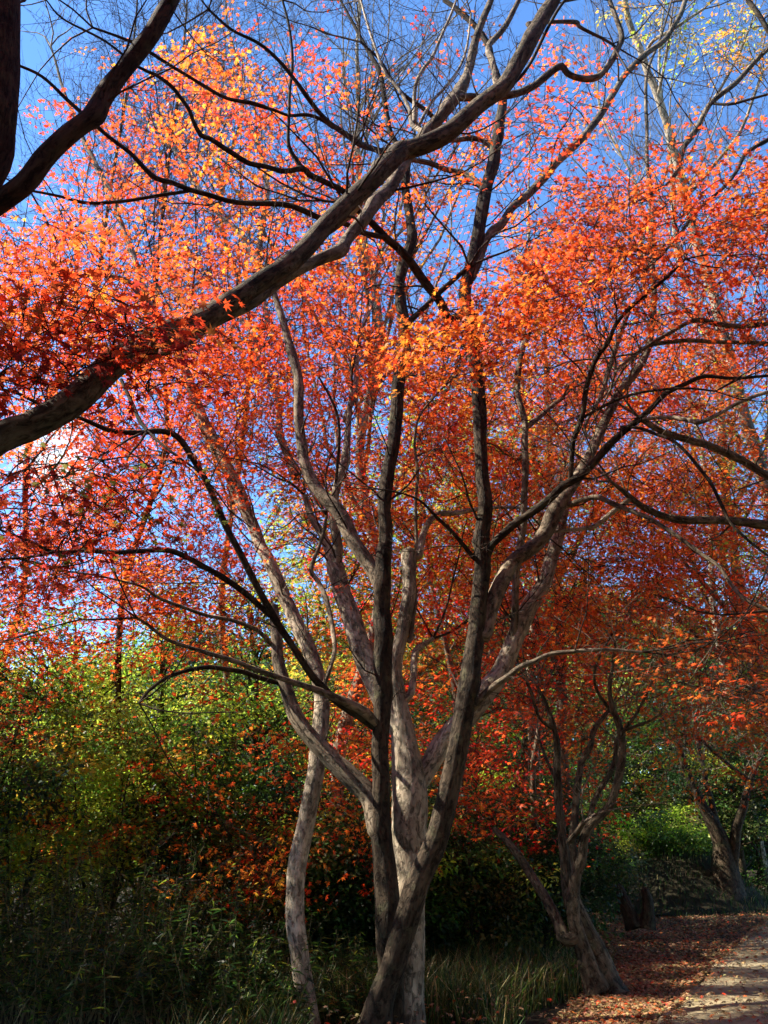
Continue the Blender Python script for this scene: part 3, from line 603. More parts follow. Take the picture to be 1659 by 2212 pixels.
# ================================================================== maple off the right edge, its limbs reach into the picture
B = np.array([5.6, 8.6, 0.])
T = Tree('maple_tree', B, 'near orange maple reaching in from the right edge with grey lichen limbs', 'tree', 'maples along the path'); T.wf = .75
wlimb(T, [(*B, .26), (5.55, 8.6, .6, .2), (5.4, 8.7, 1.6, .18), (5.35, 8.8, 2.6, .17), (5.3, 8.8, 3.6, .15), (5.15, 8.8, 5.0, .12), (5.1, 8.9, 6.6, .08), (4.9, 8.8, 8.4, .04)], 'trunk', M_GREY, 14)
RT = [
 ('1900,1120,34 1780,1070,28 1700,1045,24 1655,1028,22 1600,995,22 1560,975,22 1515,957,22 1470,945,20 1435,935,18 1400,915,17 1378,900,12', 8.8, 8.3, M_GREY),
 ('1900,1200,34 1760,1150,28 1660,1136,26 1600,1126,26 1540,1122,26 1480,1122,26 1440,1116,24 1400,1102,22 1370,1082,18 1345,1060,14 1320,1040,9', 8.9, 8.2, M_GREY),
 ('1330,1102,14 1290,1135,13 1262,1142,12 1215,1147,9 1190,1150,7', 8.5, 8.4, M_PALE),
 ('1860,650,22 1760,680,20 1659,700,15 1600,706,14 1550,700,14 1510,692,14 1470,705,13 1420,735,12 1380,762,9', 8.6, 7.8, M_GREY),
 ('1860,760,20 1740,752,16 1660,742,13 1600,740,12 1540,738,12 1490,735,12 1440,740,13 1400,748,12 1360,775,11 1330,800,9', 8.6, 7.8, M_GREY),
 ('1800,180,20 1740,240,17 1665,298,13 1635,315,12 1607,336,12 1590,372,11 1560,408,11 1510,452,10 1472,500,8 1420,560,6', 8.4, 7.2, M_DARK),
 ('1790,30,22 1720,70,20 1659,107,15 1627,136,15 1591,178,15 1560,202,15 1533,223,16 1518,250,16 1508,272,17 1490,300,17 1478,316,16 1470,345,15 1460,375,14 1440,400,10', 8.4, 8.2, M_GREY),
 ('1760,180,18 1700,120,17 1662,66,15 1638,30,14 1617,0,13', 8, 8.2, M_DARK),
 ('1535,223,8 1575,226,8 1620,215,8 1660,204,7', 8.2, 8, M_DARK),
 ('1880,1560,18 1760,1530,14 1660,1490,10 1600,1510,9 1540,1500,8 1480,1478,6', 8.2, 7.8, M_GREY),
]
for sp, a, b, m in RT:
    T.limb(sp, a, b, 'limb' if parse(sp)[0, 2] >= 20 else 'branch', m, 10, .13)
RP = T.pts(); RP = RP[RP[:, 2] > 2.4]
T.twigs(3.4, (5, 4), (.4, 1.3), M_TWIGP, .012)
cr, wd = MB(), MB()
PQ = np.concatenate([pad(1560, 430, 150, 75, (6.6, 7.8), 95, -.25), pad(1480, 520, 150, 50, (6.6, 8), 50, -.2), pad(1620, 500, 80, 90, (6.4, 7.6), 40), pad(1430, 440, 60, 40, (6.8, 7.8), 12), pad(1790, 470, 140, 160, (6.4, 8), 50)])
sprays(cr, wd, PQ, 11, .42, .28, .041, LEAF7, {'scarlet': 4, 'red': 3, 'orange': 3.5}, 71, near=RP[::2])
PQ2 = np.concatenate([pad(1560, 640, 150, 80, (7.4, 9), 30, .2), pad(1460, 620, 120, 60, (7.4, 9), 22), pad(1640, 300, 30, 20, (7, 7.6), 2), pad(1585, 265, 40, 40, (7, 8), 4)])
sprays(cr, wd, PQ2, 10, .42, .28, .041, LEAF7, {'scarlet': 4, 'red': 3, 'orange': 2}, 73, near=RP[::2])
PQ3 = np.concatenate([pad(1540, 1440, 140, 60, (7.2, 8.6), 44, .1), pad(1610, 1520, 70, 40, (7, 8), 16), pad(1450, 1390, 70, 50, (7.6, 8.6), 12), pad(1610, 1400, 60, 70, (7.2, 8.4), 12)])
sprays(cr, wd, PQ3, 11, .4, .26, .038, LEAF7, {'scarlet': 4, 'rust': 3, 'orange': 2.5, 'red': 1}, 75, near=RP[::2])
wd.build('spray_twigs', M_TWIG, T.o); cr.build('crown', M_MAPLE, T.o)

# ================================================================== maples behind
def back_maple(base, spec, trunk_w, Y, label, rows, x0, y0, per, Yr, pal, seed, extra=(), leaf=.05, tw=M_TWIGP, nl=10, tpl=LEAF5, group='maples along the path', clump=.7, tint=M_GREY, cell=100., levels=(4, 3)):
    T = Tree('maple_tree', base, label, 'tree', group)
    T.limb(spec, Y, Y, 'trunk', tint, 12, .1, True)
    for sp, a, b in extra: T.limb(sp, a, b, 'limb', tint, 8, .08)
    SP = T.pts(); SP = SP[SP[:, 2] > 1.8]
    T.twigs(2.2, levels, (.6, 1.6), tw, .014, zmin=2)
    P = grid_pts(rows, per*2.2, Yr, x0=x0, y0=y0, clump=clump, seed=seed, spread=0, cell=cell)
    cr, wd = MB(), MB()
    sprays(cr, wd, P, nl, .5, .32, leaf, tpl, pal, seed+1, near=SP[::3])
    wd.build('spray_twigs', tw, T.o); cr.build('crown', M_MAPLE, T.o)
    return T
CRIM = {'crimson': 6, 'red': 3, 'scarlet': 2.5, 'orange': 1, 'gold': .3}
back_maple(ground(1085, 2020), '1088,2022,40 1072,1950,34 1055,1890,30 1030,1820,36 1010,1780,30 1000,1700,24 990,1600,20 985,1500,16 960,1380,12 930,1250,9 915,1100,7', 0, 14.2,
  'bright crimson maple close behind the forked centre trunk', ['011100', '233310', '344421', '345542', '567774', '688875', '688885', '578884', '455553', '222210'], 690, 890, 3.6, (12.6, 15.6), CRIM, 81,
  [('1055,1890,20 1100,1800,16 1130,1700,13 1150,1580,10 1170,1450,7', 14.2, 14), ('985,1560,12 1040,1450,9 1090,1340,7 1120,1230,5', 14.2, 15)])
back_maple(at(1760, 1965, 19.5)*np.array([1, 1, 0]), '1760,1990,40 1750,1900,32 1730,1800,28 1690,1650,26 1640,1500,22 1600,1350,18 1560,1200,14 1520,1050,10 1480,900,7', 0, 17.5,
  'broad orange maple beyond the path at the right edge', ['12333', '23344', '34454', '45555', '45566', '55566', '45666', '33443', '01121'], 1240, 800, 6.0, (14.5, 18), {'scarlet': 3, 'orange': 6, 'rust': 2, 'gold': 2, 'olive': 1, 'lime': .8}, 91,
  [('1640,1500,14 1560,1420,11 1480,1350,9 1400,1290,7', 17, 16), ('1600,1350,12 1500,1240,9 1420,1150,7 1330,1080,5', 17, 16), ('1560,1200,10 1640,1050,8 1660,900,6', 17, 17)], leaf=.056)
back_maple(ground(1225, 2060), '1228,2062,30 1215,1990,26 1195,1900,20 1160,1800,16 1150,1700,14 1160,1600,11 1175,1500,8', 0, 13.2,
  'small red maple with low drooping tiers behind the leaning grey trunks', ['010', '242', '353', '474', '683', '552'], 1000, 1250, 2.6, (10.6, 12.6), {'scarlet': 4, 'red': 3, 'orange': 2.5, 'rust': 1.5}, 97, [], tw=M_TWIG)
back_maple(at(820, 1960, 17)*np.array([1, 1, 0]), '820,1960,34 815,1800,28 830,1600,22 860,1400,18 890,1200,14 920,1050,10 930,920,6', 0, 17,
  'tall yellow green maple showing between the stems far behind', ['0013310', '0036630', '3258850', '6657740', '8876432', '7765321', '4565311', '2332100', '1221000'], 600, 820, 6.5, (15, 18.5), {'lime': 5, 'yellow': 3, 'gold': 1.5, 'green': 3, 'orange': 1}, 101,
  [('860,1400,12 780,1300,9 700,1200,7', 17, 17), ('830,1560,12 900,1460,9 980,1400,6', 17, 17)], leaf=.07)

back_maple(at(1230, 1960, 16.5)*np.array([1, 1, 0]), '1230,1990,36 1225,1800,30 1215,1600,26 1210,1400,22 1200,1200,18 1190,1000,14 1180,800,10 1175,650,7', 0, 16.5,
  'tall orange maple standing behind the right hand stems', ['00011100', '00123210', '01244432', '11346543', '00357654', '00367664', '01466654', '13455543', '12333321'], 780, 480, 5.0, (14.8, 18), {'scarlet': 4, 'orange': 7, 'gold': 2, 'olive': 1.2, 'lime': 1.2}, 121,
  [('1212,1450,16 1130,1300,12 1060,1150,10 1000,1000,8', 16.5, 16), ('1205,1250,14 1290,1100,11 1360,960,9 1420,850,7', 16.5, 16.5)], leaf=.055)

# ================================================================== grey many-stemmed tree on the right by the path
T = Tree('crape_myrtle', ground(1305, 2150), 'twisted grey tree with several bare stems leaning from the leaf litter', 'tree'); T.wf = .82; T.fl = .7
MY = [
 ('1322,2160,62 1308,2110,54 1285,2050,50 1262,2000,48 1242,1950,46 1228,1900,36 1220,1850,30 1212,1800,26 1210,1740,24 1207,1680,22 1203,1620,20 1195,1570,15 1180,1520,11 1160,1480,8', 10.1, 10.3, 'trunk'),
 ('1290,2140,44 1272,2090,40 1255,2030,38 1240,1960,34 1242,1900,30 1255,1850,26 1262,1810,24 1285,1775,22 1318,1742,21 1333,1700,21 1342,1650,22 1343,1600,20 1335,1560,17 1322,1530,14 1318,1490,11 1325,1440,9 1330,1390,7', 10.0, 9.9, 'trunk'),
 ('1245,1890,22 1238,1830,22 1240,1760,20 1247,1700,20 1258,1650,18 1275,1615,16 1280,1580,15 1298,1555,12 1315,1535,9', 10.2, 10.4, 'limb'),
 ('1270,1790,15 1282,1740,15 1300,1700,14 1318,1670,14 1328,1640,13 1330,1600,12', 10.1, 10.1, 'limb'),
 ('1228,1820,15 1245,1800,15 1262,1775,12', 9.9, 9.8, 'limb'),
 ('1224,2030,36 1205,1985,28 1180,1945,25 1160,1912,24 1140,1880,24 1122,1855,22 1105,1832,20 1085,1808,18 1068,1790,14', 10.3, 10.8, 'limb'),
 ('1340,1600,11 1352,1570,10 1372,1545,8 1392,1510,7 1410,1470,6', 9.9, 9.6, 'branch'),
 ('1345,1580,9 1380,1565,8 1405,1555,7 1430,1540,5', 9.9, 9.5, 'branch'),
 ('1318,1535,9 1290,1490,8 1285,1450,7 1305,1400,6 1325,1365,6', 10.2, 10, 'branch'),
 ('1195,1575,10 1165,1550,8 1150,1500,9 1140,1475,8', 10.2, 10, 'branch'),
 ('1208,1700,10 1180,1640,8 1165,1600,6', 10.3, 10.6, 'branch'),
]
for sp, a, b, nm in MY: T.limb(sp, a, b, nm, M_BOUGH, 12, .14, nm == 'trunk')
T.twigs(2.0, (4, 3), (.3, 1.0), M_TWIGP, .01, zmin=2.4)

# ================================================================== dark trees further down the path
def bare_fork(name, base, spec, Y, label, extra, mat=M_DARK, tw=M_TWIGP, cat='tree', lv=(5, 4), per=3.0):
    T = Tree(name, base, label, cat)
    T.limb(spec, Y, Y, 'trunk', mat, 10, .12, True)
    for sp, a, b in extra: T.limb(sp, a, b, 'limb', mat, 8, .1)
    T.twigs(per, lv, (.6, 1.8), tw, .016, zmin=2.2)
    return T
bare_fork('bare_tree', ground(1572, 1950)*np.array([1, 1, 0]), '1572,1956,78 1570,1920,66 1571,1880,56 1560,1820,36 1545,1790,30 1520,1745,22 1500,1700,18 1480,1660,15 1465,1600,11', 19.5,
  'dark forked tree with bare twigs beside the bend of the path', [('1580,1880,30 1585,1830,28 1590,1790,24 1605,1745,20 1622,1690,12 1640,1640,9 1659,1600,7', 19.5, 19.2), ('1560,1820,20 1540,1750,15 1525,1690,13 1515,1640,10 1500,1560,8', 19.5, 19.8), ('1625,1690,8 1560,1640,8 1500,1590,7 1440,1600,5', 19, 18)], lv=(5, 5))
bare_fork('bare_tree', ground(1650, 1905)*np.array([1, 1, 0]), '1655,1905,30 1650,1840,24 1640,1750,20 1630,1650,16 1610,1500,12 1600,1380,9', 27, 'thin straight bare tree far down the path at the right edge', [], lv=(4, 3))
# broken stump beside the litter
T = Tree('tree_stump', ground(1385, 2000), 'dark broken stump with two short leaning stems', 'stump')
T.limb('1370,2006,30 1355,1965,27 1342,1935,22 1335,1915,16', 14.6, 14.8, 'trunk', M_DARK, 10, .16, True)
T.limb('1398,2006,32 1397,1970,28 1396,1945,26 1392,1922,18', 14.6, 14.6, 'trunk', M_DARK, 10, .16, True)

# yellow-leaved tree high on the right
T = Tree('tall_tree', at(1760, 1900, 16)*np.array([1, 1, 0]), 'tall pale trunk with ochre leaves high at the top right', 'tree')
T.limb('1760,1900,40 1735,1600,34 1690,1200,30 1610,900,26 1530,600,24 1480,430,22 1462,349,19 1443,274,18 1420,210,17 1391,129,16 1362,58,14 1349,0,13 1335,-100,10', 16, (16, 14.5, 13.5), 'trunk', M_PALE, 12, .1, True)
for sp, a, b in [('1391,129,9 1410,90,8 1460,60,7 1520,20,6', 13.5, 13), ('1462,349,8 1520,250,8 1580,150,7 1620,60,6', 13.8, 13), ('1420,210,8 1440,120,7 1450,40,6', 13.5, 13), ('1480,430,9 1540,360,8 1600,280,7 1650,150,6', 14, 13)]:
    T.limb(sp, a, b, 'branch', M_PALE, 7, .08)
YP = T.pts(); YP = YP[YP[:, 2] > 7]
T.twigs(2.2, (4, 4), (.6, 1.8), M_TWIGP, .014, zmin=7)
cr = MB(); wd = MB()
PYL = np.concatenate([pad(1440, 50, 60, 40, (12.5, 14), 26), pad(1590, 60, 60, 60, (12, 14), 40), pad(1640, 130, 30, 40, (12, 13.5), 12), pad(1500, 110, 60, 40, (12, 14), 14), pad(1590, 150, 40, 30, (12, 13), 9), pad(1360, 20, 40, 20, (13, 14), 8), pad(1560, 350, 60, 40, (12.5, 14), 8)])
sprays(cr, wd, PYL, 13, .5, .3, .085, KITE, {'gold': 3, 'yellow': 3, 'straw': 4, 'lime': 1}, 111, near=YP[::2], droop=.5)
wd.build('spray_twigs', M_TWIGP, T.o); cr.build('crown', M_MAPLE, T.o)

# bare trees against the sky
def bare_tree(px, Y, H, label, r=.12, lean=(0, 0), mat=M_PALE, tw=M_TWIGP, lv=(5, 5, 4), n1=16, z1=.32):
    x = at(px, 1780, Y)[0]; T = Tree('bare_tree', (x, Y, gh(x, Y)), label, 'tree', 'bare trees behind the maples')
    z = np.linspace(0, H, 9); P = np.stack([x+lean[0]*z+.55*(vnoise(np.stack([z*.4, z*0+px, z*0], -1), 2)-.5)*2*np.minimum(1, z/2), Y+lean[1]*z, z], -1)
    R = r*(1-z/H*.85); P, R = smooth_path(P, R, .25); mb = MB(); tube(mb, P, R, 10, .08, int(px)); mb.build('trunk', mat, T.o)
    s = z1+(1-z1)*rng.random(n1); i = (s*(len(P)-2)).astype(int)
    a = rng.random(n1)*2*pi; D = np.stack([np.cos(a), np.sin(a), 1.25+.5*rng.random(n1)], -1)
    L = (1.0+2.6*(1-s))*H/10; mbt = MB(); C, Q = grow(P[i], D, L, R[i]*.5, 8, .4, .25); twig_mesh(mbt, C, Q, 5); mbt.build('limbs', mat, T.o)
    mb2 = MB()
    for k, n in enumerate(lv):
        S, D, L, Rr = children(C, Q, n, (25, 55), (.4, .65), .5, .15, .003 if k else .004); C, Q = grow(S, D, np.maximum(L, .15), Rr, 5, .3, .4); twig_mesh(mb2, C, Q, 3)
    mb2.build('twigs', tw, T.o)
    return T
bare_tree(230, 12.5, 19.0, 'bare grey tree with fine dark twigs at the upper left', .055, (-.01, -.02), M_DARK, M_TWIG, n1=34, lv=(6, 6, 3))
bare_tree(-40, 13.5, 20.0, 'bare grey tree rising beside the left edge trunk', .06, (.03, -.02), M_DARK, M_TWIG, n1=34, lv=(6, 6, 3))
bare_tree(480, 14, 20.0, 'slim bare pale tree rising behind the glowing gold leaves', .065, (-.03, -.02), M_GREY, n1=34, lv=(6, 6, 3))
bare_tree(760, 14, 20.0, 'bare white limbed tree at top centre above the long bough', .12, (.02, 0), n1=34, lv=(6, 6, 3))
bare_tree(1180, 19, 19, 'bare pale tree behind the upright stem right of centre', .12, (.01, 0), n1=18)
bare_tree(1640, 23, 27, 'white barked bare tree against the blue at upper right', .11, (-.07, 0), n1=26, z1=.45)
bare_tree(1720, 17, 22, 'bare white twigged tree at the right edge', .13, (-.03, 0), n1=20)

# ================================================================== evergreens, shrubs, undergrowth
def leafy(name, x, Y, H, Rc, label, cat, pal, n_cl=40, per=150, z0=.25, leaf=.075, seed=1, group=None, mat=M_GREEN, stems=1, tpl=KITE, flat=.55, trunk_r=.09, cr_r=.55, tm=M_DARK):
    b = np.array([x, Y, gh(x, Y)]); o = empty(name, b); tag(o, label, cat, group)
    mb = MB(); zs = H*.85
    ends = []
    for k in range(stems):
        a = rng.random()*2*pi; sp = (0 if stems == 1 else Rc*.5)
        P = np.array([b+[.08*k*cos(a), .08*k*sin(a), 0]]+[b+np.array([cos(a)*sp*t, sin(a)*sp*t, zs*t])+rng.normal(size=3)*np.array([.08, .08, 0])*H*.12 for t in (.2, .4, .6, .8, 1)])
        P, R = smooth_path(P, trunk_r*np.array([1.15, .9, .75, .6, .4, .2]), .25); tube(mb, P, R, 8, .1, seed+k); ends.append(P)
    mb.build('trunk' if stems == 1 else 'stems', tm, o)
    # crown: clumps through an uneven volume
    d = rv(n_cl); r = rng.random(n_cl)**.45
    c = d*r[:, None]*np.array([Rc, Rc, H*(1-z0)/2]); c *= (.72+.6*vnoise(nrm(c)*1.6+seed, seed))[:, None]
    c += b+np.array([0, 0, H*(z0+(1-z0)/2)])
    # branches to the clumps
    E = np.concatenate(ends); idx = ((E[None]-(c-[0, 0, .4*H*.2])[:, None])**2).sum(-1).argmin(1)
    s = np.linspace(0, 1, 5)[None, :, None]; S = E[idx]; mid = (S+c)/2+rng.normal(size=c.shape)*.12
    mt = MB(); twig_mesh(mt, S[:, None]*(1-s)**2+2*mid[:, None]*s*(1-s)+c[:, None]*s*s, np.full((n_cl, 1), trunk_r*.28)*np.linspace(1, .3, 5)[None], 4)
    mt.build('branches', tm, o)
    k = rng.poisson(per, n_cl); ii = np.repeat(np.arange(n_cl), k); m = len(ii)
    q = rv(m)*(rng.random(m)**.5)[:, None]; rad = cr_r*(.6+.8*rng.random(n_cl))
    P = c[ii]+q*rad[ii][:, None]*np.array([1, 1, flat]); P[:, 2] = np.maximum(P[:, 2], b[2]+.03)
    nn = np.array([0, 0, .9])+q*.5+.55*rng.normal(size=(m, 3)); hh = q+.8*rng.normal(size=(m, 3)); hh[:, 2] -= .3
    cm_ = MB(); c0 = pick(n_cl, pal, c, .7, seed, 0)[ii]; col = c0*np.exp(.28*rng.normal(size=(m, 1)))*np.exp(.08*rng.normal(size=(m, 3)))
    put_leaves(cm_, tpl, P, nn, hh, leaf*(.6+.8*rng.random(m)), np.clip(col, .004, .8)); cm_.build('crown', mat, o)
    return o
def X(px, Y): return float(at(px, 1780, Y)[0])
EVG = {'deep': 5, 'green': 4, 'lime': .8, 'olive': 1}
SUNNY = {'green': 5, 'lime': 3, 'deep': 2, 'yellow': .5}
SUNLIT_LEAVES = {'leaf': 5, 'lime': 7, 'yellow': 1.5}  # sunlight put into the leaf colours of the greenery on the left
TREES = [  # px, Y, H, Rc, label, palette, z0, leaf
 (330, 13.6, 5.6, 1.9, 'bright green evergreen under the orange leaves, left of the slender trunk', SUNLIT_LEAVES, .15),
 (130, 13.4, 5.2, 1.8, 'yellow green leafy tree low at the left behind drooping orange sprays', SUNLIT_LEAVES, .15),
 (540, 15, 6.0, 1.8, 'dark glossy evergreen behind the slender pale trunk', SUNNY, .15),
 (-160, 12.4, 4.6, 2.0, 'dense evergreen at the left edge in deep shade', EVG, .1),
 (760, 19, 6.8, 2.0, 'dark evergreen far behind the centre trunks', EVG, .1),
 (1010, 21, 5.2, 2.2, 'shaded evergreen behind the crimson maple', EVG, .08),
 (1390, 24, 7.6, 2.6, 'dark green tree above the grassy mound', EVG, .12),
 (1560, 27, 8.4, 2.8, 'dense green tree at the far end of the path', EVG, .12),
 (1230, 23, 3.0, 1.6, 'shaded evergreen behind the twisted grey stems', EVG, .08),
 (1740, 25, 9, 2.8, 'dark evergreen at the right edge past the path', EVG, .1),
 (1450, 34, 12, 3.6, 'tall olive tree in the far wood at right', {'olive': 4, 'green': 3, 'rust': 2, 'lime': 1.5}, .1),
 (1150, 36, 11, 3.6, 'tall green tree in the far wood behind the centre', {'olive': 2, 'green': 4, 'lime': 2}, .1),
 (800, 34, 9.5, 3.6, 'broad green tree in the far wood left of centre', {'olive': 2, 'green': 4, 'lime': 2}, .1),
 (420, 30, 8, 3.4, 'broad dark tree in the far wood on the left', EVG, .1),
 (60, 28, 7.6, 3.2, 'broad dark tree in the far wood at the left edge', EVG, .1),
 (-1700, 8.5, 10.5, 2.4, 'unseen tall evergreen added for shade outside the left edge, third row', EVG, .15),  # this and the next: unseen, added to shade the lower scene
 (-2100, 6.5, 10.5, 2.4, 'unseen tall evergreen added for shade outside the left edge, nearest the viewer', EVG, .15),
 (1500, 22.5, 5.5, 2.2, 'dark green tree right behind the grassy mound', EVG, .05),
 (1640, 23, 6.5, 2.2, 'dark green tree between the bare forked tree and the right edge', EVG, .05),
 (1380, 26, 6.0, 2.0, 'dark green tree behind the left end of the grassy mound', EVG, .05),
 (1180, 25, 7.5, 2.6, 'shaded tree deep in the wood between crimson maple and grey stems', EVG, .05),
 (1780, 30, 10, 3.2, 'dark tree closing the end of the path', EVG, .03),
 (930, 31, 16, 3.2, 'tall green tree in the far wood directly behind the centre trunk', {'olive': 2, 'green': 4, 'lime': 2, 'yellow': 1}, .15),
 (1240, 33, 18, 3.4, 'tall olive tree in the far wood right of the upright stem', {'olive': 3, 'green': 4, 'lime': 1.5, 'rust': 1}, .15),
 (1560, 31, 17, 3.4, 'tall brownish tree in the far wood under the grey right hand limbs', {'olive': 4, 'rust': 3, 'green': 2, 'straw': 1}, .15),
 (1800, 28, 15, 3.2, 'tall dark tree past the right edge of the far wood', EVG, .1),
 (690, 33, 11, 3.0, 'green tree in the far wood above the slender trunk', {'olive': 2, 'green': 4, 'lime': 2}, .12),
 (-900, 22, 20, 3.4, 'unseen very tall evergreen added for shade outside the left edge, far off', EVG, .2),  # these three are unseen, added to throw shade on the right background
 (-620, 28, 21, 3.6, 'unseen very tall evergreen added for shade outside the left edge at the back', EVG, .2),
 (-1250, 19, 19, 3.4, 'unseen very tall evergreen added for shade outside the left edge nearer than the far wood', EVG, .2),
 (1000, 19.5, 6.6, 2.0, 'evergreen added to shade the mound, hidden behind the crimson leaves', EVG, .1),  # this and the next: hidden, added to keep sun off mound and bank
 (1130, 21, 7.2, 2.1, 'evergreen added to shade the mound, hidden behind the small red maple', EVG, .1),
 (1330, 23.5, 4.2, 1.8, 'small dark evergreen left behind the mound bush', EVG, .05),
 (1590, 22, 5.0, 1.8, 'small dark evergreen right behind the mound bush', EVG, .05),
 (250, 24, 8.0, 2.6, 'mid green tree in the far wood above the sunlit bush', SUNNY, .1),
 (620, 27, 8.6, 2.8, 'dark tree in the far wood right of the slender trunk', EVG, .1),
 (980, 29, 9.5, 3.0, 'olive tree in the far wood seen through the fork', {'olive': 2, 'green': 4, 'lime': 2}, .1),
 (1300, 29, 10.5, 3.0, 'mid green tree in the far wood behind the grey stems', SUNNY, .1),
 (1680, 40, 14, 4.0, 'tall rusty tree in the far wood at the right edge', {'olive': 3, 'rust': 3, 'green': 2}, .1),
]
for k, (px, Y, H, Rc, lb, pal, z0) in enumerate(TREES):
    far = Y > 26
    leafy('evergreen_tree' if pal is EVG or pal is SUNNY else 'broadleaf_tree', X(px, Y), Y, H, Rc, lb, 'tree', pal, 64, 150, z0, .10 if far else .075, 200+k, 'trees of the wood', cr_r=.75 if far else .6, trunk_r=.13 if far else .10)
BL = 'left of the viewer|behind the viewer at left|behind the viewer, left of the path|straight behind the viewer|behind the viewer, right of the path|behind the viewer at far right|right of the viewer across the path|across the path outside the right edge|across the path outside the right edge, second row|across the path outside the right edge, far row|far behind the viewer at left|far behind the viewer in the middle|far behind the viewer at right|far right of the viewer'.split('|')
SKY_BLOCKERS = [(-9, 1.5), (-7.5, -2.5), (-4.2, -6), (.5, -7), (4.5, -6.5), (8, -4), (9.8, -.5), (10.6, 3.5), (11.4, 7.5), (12.6, 11.5), (-8.5, -8), (-1.5, -11.5), (6, -11), (14.5, 3)]  # unseen trees added around the viewer to cut the sky's fill light
for k, ((x, y), lb) in enumerate(zip(SKY_BLOCKERS, BL)):
    leafy('evergreen_tree', x, y, 14.5, 3.1, 'unseen tall evergreen added to block sky light, '+lb, 'tree', EVG, 130, 75, .04, .3, 400+k, 'trees of the wood', cr_r=1.15, trunk_r=.15)
for k, (x, y, H, lb) in enumerate([(-8.8, 7.4, 10.6, 'beside the bamboo grass, out past the left edge'), (-8.6, 9.4, 10.4, 'past the left edge, second from the viewer'), (-9.2, 11.2, 7.6, 'past the left edge, third from the viewer')]):  # unseen trees added to keep sun off the lower left undergrowth
    leafy('evergreen_tree', x, y, H, 1.9, 'unseen bushy evergreen added for shade '+lb, 'tree', EVG, 100, 80, .04, .16, 450+k, 'trees of the wood', cr_r=.8, trunk_r=.09)
# the far wood behind everything: one mass
mb = MB(); n = 130000; wx = rng.uniform(-34, 34, n); wy = rng.uniform(40, 47, n); top = 7.5+5*vnoise(np.stack([wx*.25, wx*0, wx*0], -1), 31)+2.5*vnoise(np.stack([wx*.9, wx*0, wx*0], -1), 32)
P = np.stack([wx, wy, ground_h(wx, wy)+top*rng.random(n)], -1)
put_leaves(mb, KITE, P, rv(n)+np.array([0, -.3, .6]), rv(n), rng.uniform(.25, .55, n), pick(n, {'deep': 7, 'green': 4, 'olive': 1.5, 'lime': .4}, P, .25, 33)); tag(mb.build('far_wood', M_GREEN), kind='stuff')
SHR = [
 (40, 10.2, 3.0, 1.0, 'shaded shrub with pale leaf tips at the lower left edge', SUNLIT_LEAVES), (230, 10.8, 2.9, 1.0, 'glossy green shrub under the rusty sprays at lower left', SUNLIT_LEAVES), (400, 11.2, 3.0, 1.0, 'tall thicket shrub below the gold leaves', EVG),
 (540, 12, 2.8, 1.0, 'dark shrub left of the slender trunk foot', EVG), (760, 12.2, 2.6, 1.1, 'dark shrub between the slender trunk and the big maple', EVG), (960, 13.5, 2.4, 1.2, 'dark low shrub right of the big maple', EVG),
 (1130, 15.5, 2.4, 1.2, 'dark shrub behind the long grass', EVG), (1250, 18, 1.7, 1.0, 'shaded shrub left of the grassy mound', EVG), (-110, 9.6, 3.2, 1.2, 'shrub cut by the left edge', EVG),
 (850, 11.6, 1.9, .9, 'low dark shrub right behind the big maple base', EVG), (905, 12.4, 2.2, 1.0, 'dark shrub seen in the gap beside the leaning stem', EVG), (1010, 12.0, 1.7, .9, 'low dark shrub in the long grass right of the leaning stem', EVG), (1060, 13.2, 2.2, 1.0, 'dark shrub under the crimson maple', EVG), (1180, 13.0, 1.7, .9, 'low dark shrub behind the diagonal grey stem', EVG), (700, 11.2, 1.8, .8, 'low dark shrub just right of the slender trunk', EVG), (930, 16, 2.8, 1.4, 'dark bush deep behind the big maple', EVG), (1050, 17, 3.0, 1.5, 'dark bush behind the crimson maple trunk', EVG), (1170, 18, 2.6, 1.3, 'dark bush deep behind the twisted grey tree', EVG), (820, 15, 2.8, 1.3, 'dark bush in the gap left of the big maple', EVG),
 (140, 12.8, 4.2, 1.3, 'loose bush with thin upright stems on the left', SUNLIT_LEAVES), (1640, 24, 2.6, 1.4, 'low green bush past the bend in the path', EVG), (1480, 25, 3.0, 1.6, 'green bush behind the grassy mound', EVG),
 (640, 15, 3.4, 1.4, 'dark bush deep behind the slender trunk', EVG), (330, 12.6, 3.6, 1.3, 'green bush with fine sparkling leaves at left', SUNLIT_LEAVES)]
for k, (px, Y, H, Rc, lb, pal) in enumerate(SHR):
    leafy('evergreen_shrub', X(px, Y), Y, H, Rc, lb, 'shrub', pal, 60, 130, .0, .065, 300+k, 'shrubs of the undergrowth', stems=5, trunk_r=.022, cr_r=.42)
